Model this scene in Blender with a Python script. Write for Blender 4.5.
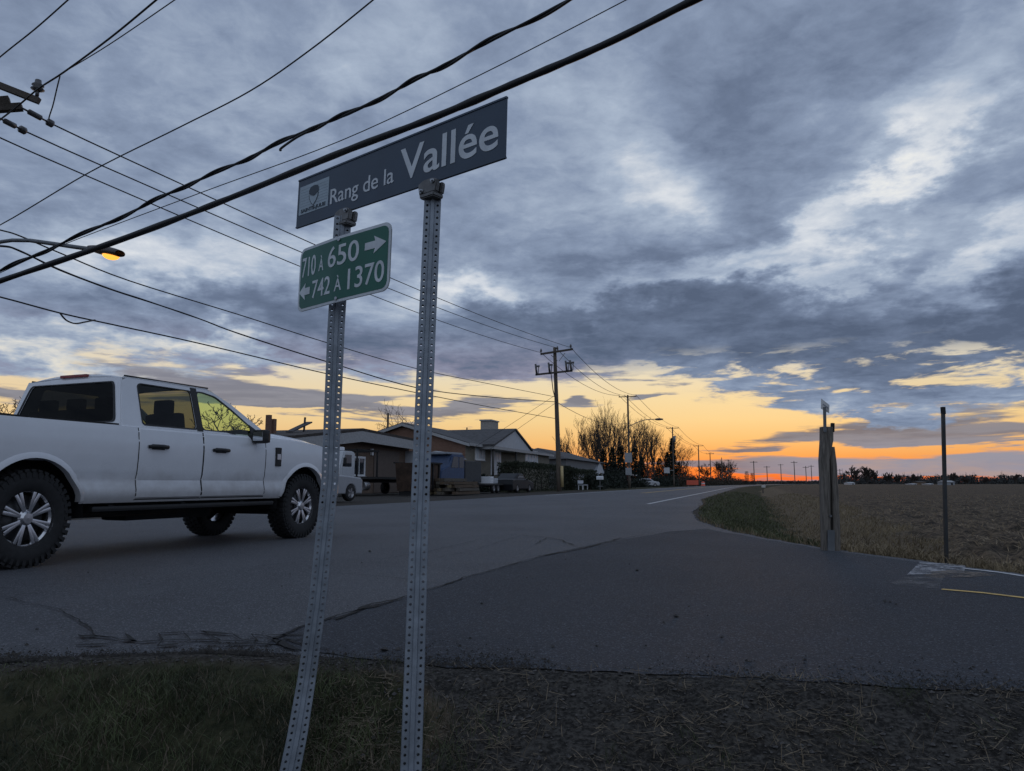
import bpy, bmesh, math, random
from math import sin, cos, tan, atan2, sqrt, radians, degrees, pi, exp
from mathutils import Vector, Matrix
from mathutils.noise import noise as pnoise, fractal as pfractal
random.seed(7)
SC = bpy.context.scene
COL = SC.collection
for o in list(bpy.data.objects): bpy.data.objects.remove(o)

# ------------------------------------------------------------------ camera
H = 0.72                      # eye height above the road
F = 740.0                     # focal length in pixels of a 1024 wide frame
PITCH = radians(7.5)
cam = bpy.data.cameras.new('camera'); camo = bpy.data.objects.new('camera', cam); COL.objects.link(camo)
camo.location = (0, 0, H); camo.rotation_euler = (radians(90) + PITCH, 0, 0)
cam.sensor_width = 36.0; cam.sensor_fit = 'HORIZONTAL'; cam.lens = F / 1024 * 36
cam.clip_start = 0.05; cam.clip_end = 20000
SC.camera = camo
SC.render.resolution_x = 1024; SC.render.resolution_y = 771
SC.view_settings.view_transform = 'Standard'; SC.view_settings.look = 'None'
SC.view_settings.exposure = 0.0; SC.view_settings.gamma = 1.0
SC.view_settings.use_curve_mapping = False
SC.render.engine = 'CYCLES'

def ray(px, py):
    a = (px - 512) / F; b = -(py - 385.5) / F
    return Vector((a, cos(PITCH) - sin(PITCH) * b, sin(PITCH) + cos(PITCH) * b))
def U(px, py, Y):             # world point seen at a direction of the photograph, Y metres ahead
    r = ray(px, py); return Vector((0, 0, H)) + r * (Y / r.y)
def G(px, py, z=0.0):         # ground point
    r = ray(px, py); s = (z - H) / r.z; return Vector((0, 0, H)) + r * s
def AE(px, py):
    r = ray(px, py).normalized(); return degrees(atan2(r.x, r.y)), degrees(math.asin(r.z))

# ------------------------------------------------------------------ world: dusk sky
class E:                      # tiny wrapper: arithmetic on sockets makes math nodes
    nt = None
    def __init__(s, v): s.v = v
    def op(s, name, *a, clamp=False):
        n = E.nt.nodes.new('ShaderNodeMath'); n.operation = name; n.use_clamp = clamp
        for i, x in enumerate((s,) + a):
            x = x.v if isinstance(x, E) else x
            if isinstance(x, (int, float)): n.inputs[i].default_value = x
            else: E.nt.links.new(x, n.inputs[i])
        return E(n.outputs[0])
    def __add__(s, o): return s.op('ADD', o)
    def __radd__(s, o): return s.op('ADD', o)
    def __sub__(s, o): return s.op('SUBTRACT', o)
    def __rsub__(s, o): return E(o).op('SUBTRACT', s)
    def __mul__(s, o): return s.op('MULTIPLY', o)
    def __rmul__(s, o): return s.op('MULTIPLY', o)
    def __truediv__(s, o): return s.op('DIVIDE', o)
    def __neg__(s): return s.op('MULTIPLY', -1.0)
    def clamp(s): return s.op('ADD', 0.0, clamp=True)
def smooth(x, a, b):
    n = E.nt.nodes.new('ShaderNodeMapRange'); n.interpolation_type = 'SMOOTHSTEP'
    E.nt.links.new(x.v, n.inputs[0]); n.inputs[1].default_value = a; n.inputs[2].default_value = b
    return E(n.outputs[0])
def vec3(x, y, z):
    n = E.nt.nodes.new('ShaderNodeCombineXYZ')
    for i, q in enumerate((x, y, z)):
        q = q.v if isinstance(q, E) else q
        if isinstance(q, (int, float)): n.inputs[i].default_value = q
        else: E.nt.links.new(q, n.inputs[i])
    return n.outputs[0]
def noise3(v, scale, detail=6, rough=0.55, dist=0.0, lac=2.0):
    n = E.nt.nodes.new('ShaderNodeTexNoise'); n.noise_dimensions = '3D'
    E.nt.links.new(v, n.inputs['Vector']); n.inputs['Scale'].default_value = scale
    n.inputs['Detail'].default_value = detail; n.inputs['Roughness'].default_value = rough
    n.inputs['Distortion'].default_value = dist; n.inputs['Lacunarity'].default_value = lac
    return E(n.outputs[0])
def ramp(x, stops, interp='EASE'):
    n = E.nt.nodes.new('ShaderNodeValToRGB'); cr = n.color_ramp; cr.interpolation = interp
    while len(cr.elements) > 1: cr.elements.remove(cr.elements[-1])
    for i, (p, c) in enumerate(stops):
        e = cr.elements[0] if i == 0 else cr.elements.new(p)
        e.position = p; e.color = (*c, 1)
    E.nt.links.new(x.v, n.inputs[0]); return n.outputs[0]
def mixc(f, a, b, mode='MIX'):
    n = E.nt.nodes.new('ShaderNodeMix'); n.data_type = 'RGBA'; n.blend_type = mode
    f = f.v if isinstance(f, E) else f
    if isinstance(f, (int, float)): n.inputs[0].default_value = f
    else: E.nt.links.new(f, n.inputs[0])
    for i, c in ((6, a), (7, b)):
        if isinstance(c, tuple): n.inputs[i].default_value = (*c, 1)
        else: E.nt.links.new(c, n.inputs[i])
    return n.outputs[2]
def srgb(r, g, b):
    f = lambda c: (c / 255 / 12.92) if c <= 10 else ((c / 255 + .055) / 1.055) ** 2.4
    return (f(r), f(g), f(b))

W = bpy.data.worlds.new('World'); SC.world = W; W.use_nodes = True
nt = W.node_tree; nt.nodes.clear(); E.nt = nt
tc = nt.nodes.new('ShaderNodeTexCoord'); sp = nt.nodes.new('ShaderNodeSeparateXYZ')
nt.links.new(tc.outputs['Generated'], sp.inputs[0])
x, y, z = (E(sp.outputs[i]) for i in range(3))
el = z.op('ARCSINE') * 57.2958
az = x.op('ARCTAN2', y) * 57.2958
zz = z.op('MAXIMUM', 0.0) + 0.13
q = vec3(x / zz, y / zz, 0.0)                                     # the cloud sheet overhead
wn = vec3(x, y, z * 2.2)
wa = noise3(wn, 3.0, 5, .55); we = noise3(vec3(x + 7.3, y, z * 2.2), 3.2, 6, .6)
aw = az + (wa - 0.5) * 20.0; ew = el + (we - 0.5) * 12.0
wf = noise3(vec3(x + 3.1, y - 2.0, z * 2.0), 9.0, 6, .62)
aw = aw + (wf - 0.5) * 9.0; ew = ew - (wf - 0.5) * 6.0
def blob(px, py, sx, sy, w, rot=0.0, a=None, e=None):
    a, e = AE(px, py); k = 0.0745
    u_ = aw - a; v_ = ew - e
    if rot:
        c, s = cos(radians(rot)), sin(radians(rot))
        u_, v_ = u_ * c + v_ * s, v_ * c - u_ * s
    u_ = u_ / (sx * k); v_ = v_ / (sy * k)
    return (-(u_ * u_ + v_ * v_)).op('EXPONENT') * w
fb3 = noise3(q, 11.0, 7, .6, .5)
fb = noise3(q, 1.5, 11, .61, .35)
fb2 = noise3(q, 4.2, 9, .66, .25)
B = 0.40 + (fb - 0.5) * 0.80 + (fb2 - 0.5) * 0.46 + (fb3 - 0.5) * 0.30
for b in [  # bright breaks (+) and heavy masses (-) of the cloud deck
    (650, 180, 75, 38, .52, -20), (560, 100, 90, 45, .16), (900, 185, 105, 18, .42, 30), (690, 292, 130, 9, .30, 0), (890, 285, 60, 9, .2, 12), (600, 235, 60, 20, .12, -10), (985, 80, 90, 40, .16, 45), (720, 268, 150, 14, .28, 4),
    (835, 262, 50, 14, .14, 20), (985, 268, 85, 24, .40, 20), (480, 300, 65, 22, .5, 10), (190, 265, 150, 32, .34, 6), (30, 345, 140, 13, .4, -10), (190, 350, 120, 9, .3, -8),
    (330, 70, 130, 90, .10), (120, 40, 120, 60, .05), (60, 200, 120, 60, .06),
    (650, 245, 190, 30, -.18), (780, 110, 170, 50, -.14, 25), (760, 325, 300, 34, -.34), (940, 330, 150, 30, -.2, 5), (200, 315, 230, 17, -.25, -6), (250, 160, 200, 40, -.10, 20), (560, 300, 100, 30, -.16)]:
    B = B + blob(*b)
B = B + smooth(y, 0.0, -0.6) * 0.16
cloud = ramp(B, [(0.0, srgb(86, 99, 122)), (.22, srgb(108, 122, 147)), (.40, srgb(134, 149, 174)), (.60, srgb(167, 181, 201)), (.85, srgb(216, 221, 228)), (1.0, srgb(240, 240, 236))], 'LINEAR')
away0 = smooth(az, 34.0, 40.0).op('MAXIMUM', smooth(az, -42.0, -66.0))
low = smooth(el, 15.0, 6.0); bm_ = smooth(B, .45, .9)
sunside = (1.0 - away0) * (-(((az - 17.0) / 34.0) * ((az - 17.0) / 34.0))).op('EXPONENT')
cloud = mixc(low * bm_ * (sunside * .6 + .4) * (1.0 - away0), cloud, srgb(250, 232, 188))
cloud = mixc(smooth(el, 12.5, 8.0) * smooth(B, .05, .30) * smooth(B, .52, .32) * .18 * smooth(az, 12.0, 3.0) * (1.0 - away0), cloud, srgb(184, 146, 152))
clearA = ramp(el / 16.0, [(0.0, srgb(222, 88, 42)), (.06, srgb(234, 122, 54)), (.13, srgb(237, 162, 90)), (.20, srgb(239, 188, 118)), (.29, srgb(240, 206, 144)), (.39, srgb(239, 214, 162)), (.48, srgb(232, 216, 180)), (.62, srgb(222, 221, 208))], 'LINEAR')
clearB = ramp(el / 16.0, [(0.0, srgb(196, 150, 120)), (.15, srgb(228, 182, 126)), (.3, srgb(234, 202, 150)), (.5, srgb(226, 210, 182)), (.8, srgb(208, 214, 222))], 'LINEAR')
clearC = ramp(el / 30.0, [(0.0, srgb(112, 118, 136)), (.2, srgb(128, 138, 160)), (1.0, srgb(150, 162, 188))], 'LINEAR')
away = away0
clearB = mixc(away, clearB, clearC)
clear = mixc(sunside, clearB, clearA)
nish = nt.nodes.new('ShaderNodeTexSky'); nish.sky_type = 'NISHITA'; nish.sun_disc = False
nish.sun_elevation = radians(1.0); nish.sun_rotation = radians(18.0)
clear = mixc(.008, clear, nish.outputs[0], 'ADD')
# lower rim of the deck
edge = 8.2 + (noise3(vec3(x, y, z * 5.0), 5.5, 7, .6) - 0.5) * 9.0
for b in [(330, 385, 120, 60, 0.4), (640, 385, 130, 34, 1.0), (900, 400, 190, 34, -4.2), (120, 390, 170, 30, -.8), (480, 345, 90, 25, -.6), (780, 370, 90, 20, -2.2), (1060, 330, 80, 40, -.5)]:
    edge = edge + blob(*b)
gapn = noise3(vec3(x, y, z * 5.5), 9.0, 7, .6, .3)
gap = smooth(gapn, .54, .63) * smooth(el, 3.2, 4.5) * smooth(el, 10.5, 8.0) * smooth(az, -2.0, 14.0)
deck = smooth(el - edge, -0.45, 0.55) * (1.0 - gap * .9)
# long flat streaks in the clear band
s1 = noise3(vec3(x * 4.6, y * 4.6, z * 46.0), 1.0, 8, .58, .35)
s2 = noise3(vec3(x * 10.0 + 4, y * 10.0, z * 95.0), 1.0, 6, .6, .3)
S = s1 * .66 + s2 * .34 - 0.552
for b in [(270, 392, 110, 9, .10, -8), (420, 410, 120, 8, .05, -4), (655, 396, 26, 4, .24), (580, 398, 20, 4, .24), (700, 455, 90, 5, .10), (880, 425, 120, 8, .15, 3), (920, 440, 150, 6, .12), (985, 462, 170, 9, .17), (900, 472, 90, 6, .10), (990, 476, 130, 5, .12), (990, 430, 90, 7, .10), (840, 405, 90, 6, .12), (740, 438, 50, 4, .07), (720, 448, 70, 3.5, .12), (690, 463, 60, 3, .12), (760, 470, 60, 3, .1), (330, 400, 70, 7, .12), (210, 385, 140, 9, .16, -6), (90, 378, 90, 8, .12), (470, 398, 60, 6, .12), (600, 418, 150, 22, -.10), (520, 430, 90, 14, -.06), (800, 463, 60, 4, .1), (650, 440, 70, 25, -.12), (700, 420, 90, 20, -.1), (40, 395, 60, 12, .08)]:
    a, e = AE(b[0], b[1]); k = .0745
    u_ = (az + (wa - .5) * 10.0 - a) / (b[2] * k); v_ = (el + (s1 - .5) * 2.6 - e)
    if len(b) > 5: v_ = v_ - (az - a) * sin(radians(b[5]))
    v_ = v_ / (b[3] * k)
    S = S + (-(u_ * u_ + v_ * v_)).op('EXPONENT') * b[4]
sm = smooth(S, 0.0, 0.075)
streak = ramp(el / 10.0, [(0.0, srgb(128, 100, 100)), (.1, srgb(110, 105, 115)), (.3, srgb(104, 103, 114)), (.6, srgb(114, 118, 134)), (1.0, srgb(120, 126, 148))], 'LINEAR')
streak = mixc(smooth(az, 15.0, 24.0) * smooth(el, 3.8, 1.8), streak, srgb(136, 145, 163))
streak = mixc(smooth(s2, .38, .62) * .45, streak, srgb(150, 152, 164))
streak = mixc(smooth(s1, .56, .40) * .4 * smooth(el, 5.0, 1.0), streak, srgb(196, 160, 130))
clear = mixc(sm * .92, clear, streak)
skycol = mixc(deck, clear, cloud)
below = smooth(el, -0.3, -1.5)
skycol = mixc(below, skycol, srgb(52, 50, 54))
bg = nt.nodes.new('ShaderNodeBackground'); bg.inputs[1].default_value = 0.1
vm = nt.nodes.new('ShaderNodeVectorMath'); vm.operation = 'SCALE'; vm.inputs[3].default_value = 10.0
nt.links.new(skycol, vm.inputs[0]); nt.links.new(vm.outputs[0], bg.inputs[0])
wo = nt.nodes.new('ShaderNodeOutputWorld'); nt.links.new(bg.outputs[0], wo.inputs[0])
W.cycles.sampling_method = 'MANUAL'; W.cycles.sample_map_resolution = 1024

sun = bpy.data.lights.new('sun', 'SUN'); suno = bpy.data.objects.new('sun', sun); COL.objects.link(suno)
sun.energy = 0.12; sun.angle = radians(8.0); sun.color = (1.0, .62, .34)
sd = Vector((sin(radians(18)) * cos(radians(2.0)), cos(radians(18)) * cos(radians(2.0)), sin(radians(2.0))))
suno.rotation_euler = sd.to_track_quat('Z', 'Y').to_euler()

# ------------------------------------------------------------------ helpers
import numpy as np
AZ = radians(17.85)                       # heading of the main road
RD = Vector((sin(AZ), cos(AZ), 0)); RN = Vector((cos(AZ), -sin(AZ), 0))
def road_off(t): return max(0.0, t - 100) ** 2 * 0.00025
def R(t, p, z=0.0): return RD * t + RN * (p + road_off(t)) + Vector((0, 0, z))
def tp(px, p):                            # station along the road seen at a column of the photograph
    r = ray(px, 483); k = r.x / r.y
    return (k * p * RN.y - p * RN.x) / (RD.x - k * RD.y)
def tpb(px, p, lo=8.0, hi=900.0):         # the same, following the bend of the road
    r = ray(px, 483); k = r.x / r.y
    for _ in range(50):
        m = (lo + hi) / 2; g = R(m, p)
        if g.x / g.y < k: lo = m
        else: hi = m
    return lo
RROT = -AZ                                # z rotation that turns local +Y along the road

def tag(o, label=None, cat=None, group=None, kind=None):
    if label: o['label'] = label
    if cat: o['category'] = cat
    if group: o['group'] = group
    if kind: o['kind'] = kind
    return o
def thing(name, loc, rz, label, cat, group=None):
    o = bpy.data.objects.new(name, None); COL.objects.link(o)
    o.location = loc; o.rotation_euler = (0, 0, rz); o.empty_display_size = .2
    return tag(o, label, cat, group)
def finish(name, bm, mat, parent=None, smooth_=False, ang=None):
    me = bpy.data.meshes.new(name); bm.to_mesh(me); bm.free()
    o = bpy.data.objects.new(name, me); COL.objects.link(o)
    if mat is not None:
        for m in (mat if isinstance(mat, (list, tuple)) else [mat]): me.materials.append(m)
    if parent is not None: o.parent = parent
    if smooth_:
        me.polygons.foreach_set('use_smooth', [True] * len(me.polygons))
        if ang: 
            me.set_sharp_from_angle(angle=radians(ang))
    return o
def copy_tree(o, parent=None):
    c = o.copy(); COL.objects.link(c)
    if parent is not None: c.parent = parent
    for ch in list(o.children): copy_tree(ch, c)
    return c

class MB:
    def __init__(s): s.bm = bmesh.new()
    def box(s, c, size, rot=None, bevel=0.0, mi=0):
        m = Matrix.Translation(Vector(c))
        if rot is not None: m = m @ (rot.to_4x4() if isinstance(rot, Matrix) else Matrix.Rotation(rot, 4, 'Z'))
        m = m @ Matrix.Diagonal((*size, 1))
        r = bmesh.ops.create_cube(s.bm, size=1.0, matrix=m)
        fs = list({f for v in r['verts'] for f in v.link_faces})
        for f in fs: f.material_index = mi
        if bevel > 0:
            es = list({e for v in r['verts'] for e in v.link_edges})
            bmesh.ops.bevel(s.bm, geom=es, offset=bevel, segments=2, affect='EDGES', profile=.7)
        return s
    def bar(s, a, b, w, h=None, up=(0, 0, 1), bevel=0.0):
        a, b = Vector(a), Vector(b); h = h or w
        d = (b - a); L = d.length; d.normalize(); u = Vector(up)
        if abs(d.z) > .95 and up == (0, 0, 1): u = Vector((0, 1, 0))
        sx = d.cross(u)
        if sx.length < 1e-4: sx = d.cross(Vector((1, 0, 0)))
        sx.normalize(); uz = sx.cross(d)
        rot = Matrix((sx, d, uz)).transposed()
        return s.box((a + b) / 2, (w, L, h), rot, bevel)
    def tube(s, pts, rad, seg=8, cap=True, mi=0):
        pts = [Vector(p) for p in pts]; n = len(pts)
        rads = rad if isinstance(rad, (list, tuple)) else [rad] * n
        rings = []; pu = None
        for i, p in enumerate(pts):
            d = (pts[min(i + 1, n - 1)] - pts[max(i - 1, 0)])
            if d.length < 1e-9: d = Vector((0, 0, 1))
            d.normalize()
            if pu is None:
                pu = d.orthogonal().normalized()
            u = pu - d * pu.dot(d)
            if u.length < 1e-5: u = d.orthogonal()
            u.normalize(); pu = u; v = d.cross(u)
            rings.append([s.bm.verts.new(p + (u * cos(2 * pi * k / seg) + v * sin(2 * pi * k / seg)) * rads[i]) for k in range(seg)])
        for i in range(n - 1):
            for k in range(seg):
                f = s.bm.faces.new((rings[i][k], rings[i][(k + 1) % seg], rings[i + 1][(k + 1) % seg], rings[i + 1][k])); f.material_index = mi; f.smooth = True
        if cap:
            s.bm.faces.new(rings[0][::-1]).material_index = mi; s.bm.faces.new(rings[-1]).material_index = mi
        return s
    def cyl(s, a, b, r1, r2=None, seg=16, cap=True, mi=0): return s.tube([a, b], [r1, r1 if r2 is None else r2], seg, cap, mi)
    def face(s, pts, mi=0):
        f = s.bm.faces.new([s.bm.verts.new(Vector(p)) for p in pts]); f.material_index = mi; return s
    def grid(s, P, mi=0, smooth_=True):      # P[i][j] -> point
        V = [[s.bm.verts.new(Vector(p)) for p in row] for row in P]
        for i in range(len(V) - 1):
            for j in range(len(V[0]) - 1):
                f = s.bm.faces.new((V[i][j], V[i + 1][j], V[i + 1][j + 1], V[i][j + 1])); f.material_index = mi; f.smooth = smooth_
        return s
    def lathe(s, prof, origin, axis, seg=24, mi=0):   # prof: (r, along axis)
        axis = Vector(axis).normalized(); u = axis.orthogonal().normalized(); v = axis.cross(u); o = Vector(origin)
        rings = [[s.bm.verts.new(o + axis * h + (u * cos(2 * pi * k / seg) + v * sin(2 * pi * k / seg)) * max(r, 1e-4)) for k in range(seg)] for r, h in prof]
        for i in range(len(rings) - 1):
            for k in range(seg):
                f = s.bm.faces.new((rings[i][k], rings[i][(k + 1) % seg], rings[i + 1][(k + 1) % seg], rings[i + 1][k])); f.material_index = mi; f.smooth = True
        return s
    def prism(s, poly, h0, h1, fn=None, mi=0):      # poly in 2-D, fn(a, b, h) -> point
        fn = fn or (lambda a, b, h: (a, b, h))
        lo = [s.bm.verts.new(Vector(fn(a, b, h0))) for a, b in poly]; hi = [s.bm.verts.new(Vector(fn(a, b, h1))) for a, b in poly]
        n = len(poly)
        s.bm.faces.new(lo[::-1]).material_index = mi; s.bm.faces.new(hi).material_index = mi
        for i in range(n): s.bm.faces.new((lo[i], lo[(i + 1) % n], hi[(i + 1) % n], hi[i])).material_index = mi
        return s
    def mesh(s, me, fn):
        off = [s.bm.verts.new(Vector(fn(*v.co))) for v in me.vertices]
        for p in me.polygons:
            try: s.bm.faces.new([off[i] for i in p.vertices])
            except ValueError: pass
        return s
    def done(s, name, mat, parent=None, smooth_=False, ang=None, fix=True):
        if fix: bmesh.ops.recalc_face_normals(s.bm, faces=s.bm.faces)
        return finish(name, s.bm, mat, parent, smooth_, ang)

def plate(polys, ext, bevel=0.0):            # 2-D outlines (first outer, then holes) -> filled mesh, thickness 2*ext
    cu = bpy.data.curves.new('plate', 'CURVE'); cu.dimensions = '2D'; cu.fill_mode = 'BOTH'; cu.extrude = ext; cu.bevel_depth = bevel
    for poly in polys:
        sp_ = cu.splines.new('POLY'); sp_.points.add(len(poly) - 1); sp_.use_cyclic_u = True
        for q_, (a, b) in zip(sp_.points, poly): q_.co = (a, b, 0, 1)
    o = bpy.data.objects.new('plate', cu); me = bpy.data.meshes.new_from_object(o)
    bpy.data.objects.remove(o); bpy.data.curves.remove(cu); return me
def lettering(text, ext=0.0004, bold=0.0):   # flat mesh fitted to the unit box in x and to cap height 1 in y
    cu = bpy.data.curves.new('lettering', 'FONT'); cu.body = text; cu.size = 1; cu.extrude = ext; cu.offset = bold
    o = bpy.data.objects.new('lettering', cu); me = bpy.data.meshes.new_from_object(o)
    bpy.data.objects.remove(o)
    cu.body = 'H'; o = bpy.data.objects.new('lettering', cu); m2 = bpy.data.meshes.new_from_object(o); bpy.data.objects.remove(o); bpy.data.curves.remove(cu)
    cap = max(v.co.y for v in m2.vertices); x0 = min(v.co.x for v in me.vertices); x1 = max(v.co.x for v in me.vertices)
    for v in me.vertices: v.co.x = (v.co.x - x0) / (x1 - x0); v.co.y /= cap
    bpy.data.meshes.remove(m2); return me
def roundrect(x0, y0, x1, y1, r, n=6):
    out = []
    for cx, cy, a0 in ((x1 - r, y0 + r, -90), (x1 - r, y1 - r, 0), (x0 + r, y1 - r, 90), (x0 + r, y0 + r, 180)):
        out += [(cx + r * cos(radians(a0 + 90 * k / n)), cy + r * sin(radians(a0 + 90 * k / n))) for k in range(n + 1)]
    return out

# ------------------------------------------------------------------ materials
MATS = {}
def M(name, col, rough=.6, metal=0.0, var=.18, scale=6.0, bump=0.0, bscale=40.0, spec=.5, emit=None, estr=0.0, stretch=None, coat=0.0):
    if name in MATS: return MATS[name]
    m = bpy.data.materials.new(name); m.use_nodes = True; t = m.node_tree; E.nt = t
    b = t.nodes['Principled BSDF']; b.inputs['Roughness'].default_value = rough; b.inputs['Metallic'].default_value = metal
    b.inputs['Specular IOR Level'].default_value = spec; b.inputs['Coat Weight'].default_value = coat; b.inputs['Coat Roughness'].default_value = .06
    tcn = t.nodes.new('ShaderNodeTexCoord'); mp = t.nodes.new('ShaderNodeMapping'); t.links.new(tcn.outputs['Object'], mp.inputs[0])
    if stretch: mp.inputs['Scale'].default_value = stretch
    n = noise3(mp.outputs[0], scale, 5, .6)
    lo = tuple(c * (1 - var) for c in col); hi = tuple(min(1, c * (1 + var)) for c in col)
    t.links.new(mixc(smooth(n, .3, .7), lo, hi), b.inputs['Base Color'])
    if bump:
        bn = t.nodes.new('ShaderNodeBump'); bn.inputs['Strength'].default_value = bump; bn.inputs['Distance'].default_value = .02
        t.links.new(noise3(mp.outputs[0], bscale, 4, .6).v, bn.inputs['Height']); t.links.new(bn.outputs[0], b.inputs['Normal'])
    if emit: b.inputs['Emission Color'].default_value = (*emit, 1); b.inputs['Emission Strength'].default_value = estr
    MATS[name] = m; return m
def glass(name, tint, refl=.9):
    if name in MATS: return MATS[name]
    m = bpy.data.materials.new(name); m.use_nodes = True; t = m.node_tree; t.nodes.clear(); E.nt = t
    tr = t.nodes.new('ShaderNodeBsdfTransparent'); tr.inputs[0].default_value = (*tint, 1)
    gl = t.nodes.new('ShaderNodeBsdfGlossy'); gl.inputs['Roughness'].default_value = .02; gl.inputs[0].default_value = (refl, refl, refl, 1)
    ge = t.nodes.new('ShaderNodeNewGeometry'); dp = t.nodes.new('ShaderNodeVectorMath'); dp.operation = 'DOT_PRODUCT'
    t.links.new(ge.outputs['Incoming'], dp.inputs[0]); t.links.new(ge.outputs['Normal'], dp.inputs[1])
    c = E(dp.outputs['Value']).op('ABSOLUTE'); fr = ((1.0 - c).op('POWER', 5.0) * .95 + .045)
    mx = t.nodes.new('ShaderNodeMixShader'); t.links.new(fr.v, mx.inputs[0]); t.links.new(tr.outputs[0], mx.inputs[1]); t.links.new(gl.outputs[0], mx.inputs[2])
    out = t.nodes.new('ShaderNodeOutputMaterial'); t.links.new(mx.outputs[0], out.inputs[0]); MATS[name] = m; return m

white_paint = lambda: M('white_car_paint', (.74, .75, .78), .28, var=.02, coat=.6)
black_trim = lambda: M('black_trim', (.012, .012, .013), .55, var=.2)
rubber = lambda: M('tyre_rubber', (.016, .016, .017), .8, var=.25, scale=20)
steel = lambda: M('galvanised_steel', (.40, .42, .45), .48, .85, var=.16, scale=14)
wood_pole = lambda: M('weathered_pole_wood', (.115, .092, .072), .85, var=.35, scale=5, bump=.4, bscale=14, stretch=(8, 8, .6))
cable = lambda: M('black_cable', (.010, .010, .011), .55, var=.2)
window_dark = lambda: M('window_glass_dark', (.03, .036, .045), .05, var=.3, scale=1.5, spec=.9)

# ------------------------------------------------------------------ ground, roads, markings
def xy(v): return (v.x, v.y)
NEAR_EDGE = [(-7.3, -14.0), (-5.2, -3.2), (-4.0, .6), (-3.15, 2.35), xy(G(-60, 664)), xy(G(0, 661)), xy(G(90, 655)), xy(G(210, 651)), xy(G(330, 657)), xy(G(450, 665)), xy(G(600, 669)), xy(G(800, 679)), xy(G(1024, 692)),
             (2.9, 2.1), (4.6, 1.0), (9.0, -3.2), (40, -34)]
FAR_EDGE = [(43, -30.5), (12.2, -1.0), (6.2, 4.4), xy(G(1024, 574)), xy(G(960, 566)), xy(G(900, 558)), xy(G(830, 549)), xy(G(765, 538)), xy(G(722, 529)), xy(G(697, 520)), xy(G(692, 512)), xy(G(703, 504))]
RIGHT = [xy(R(t, -2.2)) for t in (34, 45, 60, 80, 100, 120, 150, 200, 260, 340, 440, 560, 760)]
LEFT = [xy(R(t, -12.4 + .25 * sin(t * .9))) for t in (760, 560, 440, 340, 260, 200, 150, 120, 100, 80, 60, 50, 42, 36, 30, 24, 18, 12, 6, 0, -12, -30)]
ASPHALT = NEAR_EDGE + FAR_EDGE + RIGHT + LEFT
def jagged(poly, step, amp, seed):
    out = []; n = len(poly)
    for i in range(n):
        a = Vector((*poly[i], 0)); b = Vector((*poly[(i + 1) % n], 0)); L = (b - a).length
        far = min(a.length, b.length) > 45
        k = 1 if far else max(1, min(60, int(L / step)))
        nn = Vector((-(b - a).y, (b - a).x, 0)).normalized() if L > 1e-6 else Vector()
        for j in range(k):
            p = a.lerp(b, j / k)
            w = 0 if far else pnoise(Vector((p.x * 2.3 + seed, p.y * 2.3, seed))) + .6 * pnoise(Vector((p.x * 9 + seed, p.y * 9, seed)))
            p = p + nn * w * amp; out.append((p.x, p.y))
    return out
ASPHALT_J = jagged(ASPHALT, .05, .07, 3.1)
NEW = [G(262, 645), G(300, 628), G(335, 618), G(400, 599), G(470, 577), G(540, 557), G(600, 544), G(640, 537), G(668, 532), G(705, 529), G(770, 540.5), G(835, 551.5), G(905, 560.5), G(1024, 577)]
NEW = [xy(v) for v in NEW] + [(6.3, 4.15), (12.0, -1.2), (42.5, -30.6), (40.3, -33.6), (9.0, -3.0), (4.5, 1.2), (2.8, 2.25), xy(G(1024, 694.5)), xy(G(800, 681.5)), xy(G(600, 671.5)), xy(G(450, 667)), xy(G(330, 656))]

def dist_poly(X, Y, poly):                 # signed distance (negative inside)
    n = len(poly); d = np.full(X.shape, 1e9); ins = np.zeros(X.shape, bool)
    for i in range(n):
        x0, y0 = poly[i]; x1, y1 = poly[(i + 1) % n]; ex, ey = x1 - x0, y1 - y0
        tt = np.clip(((X - x0) * ex + (Y - y0) * ey) / (ex * ex + ey * ey + 1e-12), 0, 1)
        d = np.minimum(d, np.hypot(X - x0 - tt * ex, Y - y0 - tt * ey))
        c = ((y0 > Y) != (y1 > Y)) & (X < (x1 - x0) * (Y - y0) / (y1 - y0 + 1e-15) + x0)
        ins ^= c
    return np.where(ins, -d, d)
def vnoise(X, Y, s, seed=0.0, oct_=3):
    out = np.zeros(X.shape)
    flat = [sum(pnoise(Vector((a * s * 2 ** k + seed, b * s * 2 ** k, seed * 1.7 + k))) / 2 ** k for k in range(oct_)) for a, b in zip(X.ravel(), Y.ravel())]
    return np.array(flat).reshape(X.shape)
def smst(v, a, b):
    t = np.clip((v - a) / (b - a), 0, 1); return t * t * (3 - 2 * t)
def terrain(X, Y, fine=True):
    D = dist_poly(X, Y, ASPHALT)
    T = X * RD.x + Y * RD.y; P = X * RN.x + Y * RN.y - np.maximum(0, T - 100) ** 2 * .00025
    near = (Y < 3.4) & (P > -6) & (X + Y < 5.2)
    r = np.hypot(X, Y)
    out = np.maximum(D, 0)
    z = np.full(X.shape, -.035)
    # verge at the photographer's feet falls away from the road
    zn = -.001 - .34 * np.clip(out - .10, 0, 2.2)
    # field side: bank, shallow ditch, tilled field
    side = (P > -3) & ~near
    zf = -.02 - .05 * smst(out, .1, 1.0) - .50 * np.exp(-((P - 1.05) / 1.05) ** 2) * smst(out, .15, 1.6) - .10 * smst(P, 1.5, 3.5)
    zl = -.04 + .0 * out
    z = np.where(near, zn, np.where(side, zf, zl))
    z = np.where(D < -.06, -.035, z)
    field = np.where(side, smst(P - np.clip(1.35 + .055 * T, 1.4, 3.3) + vnoise(X, Y, .4, 5.0, 2) * .6, 0, .9) * smst(out, .35, .9), 0)
    return z, D, T, P, near, side, field, out, r
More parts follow.
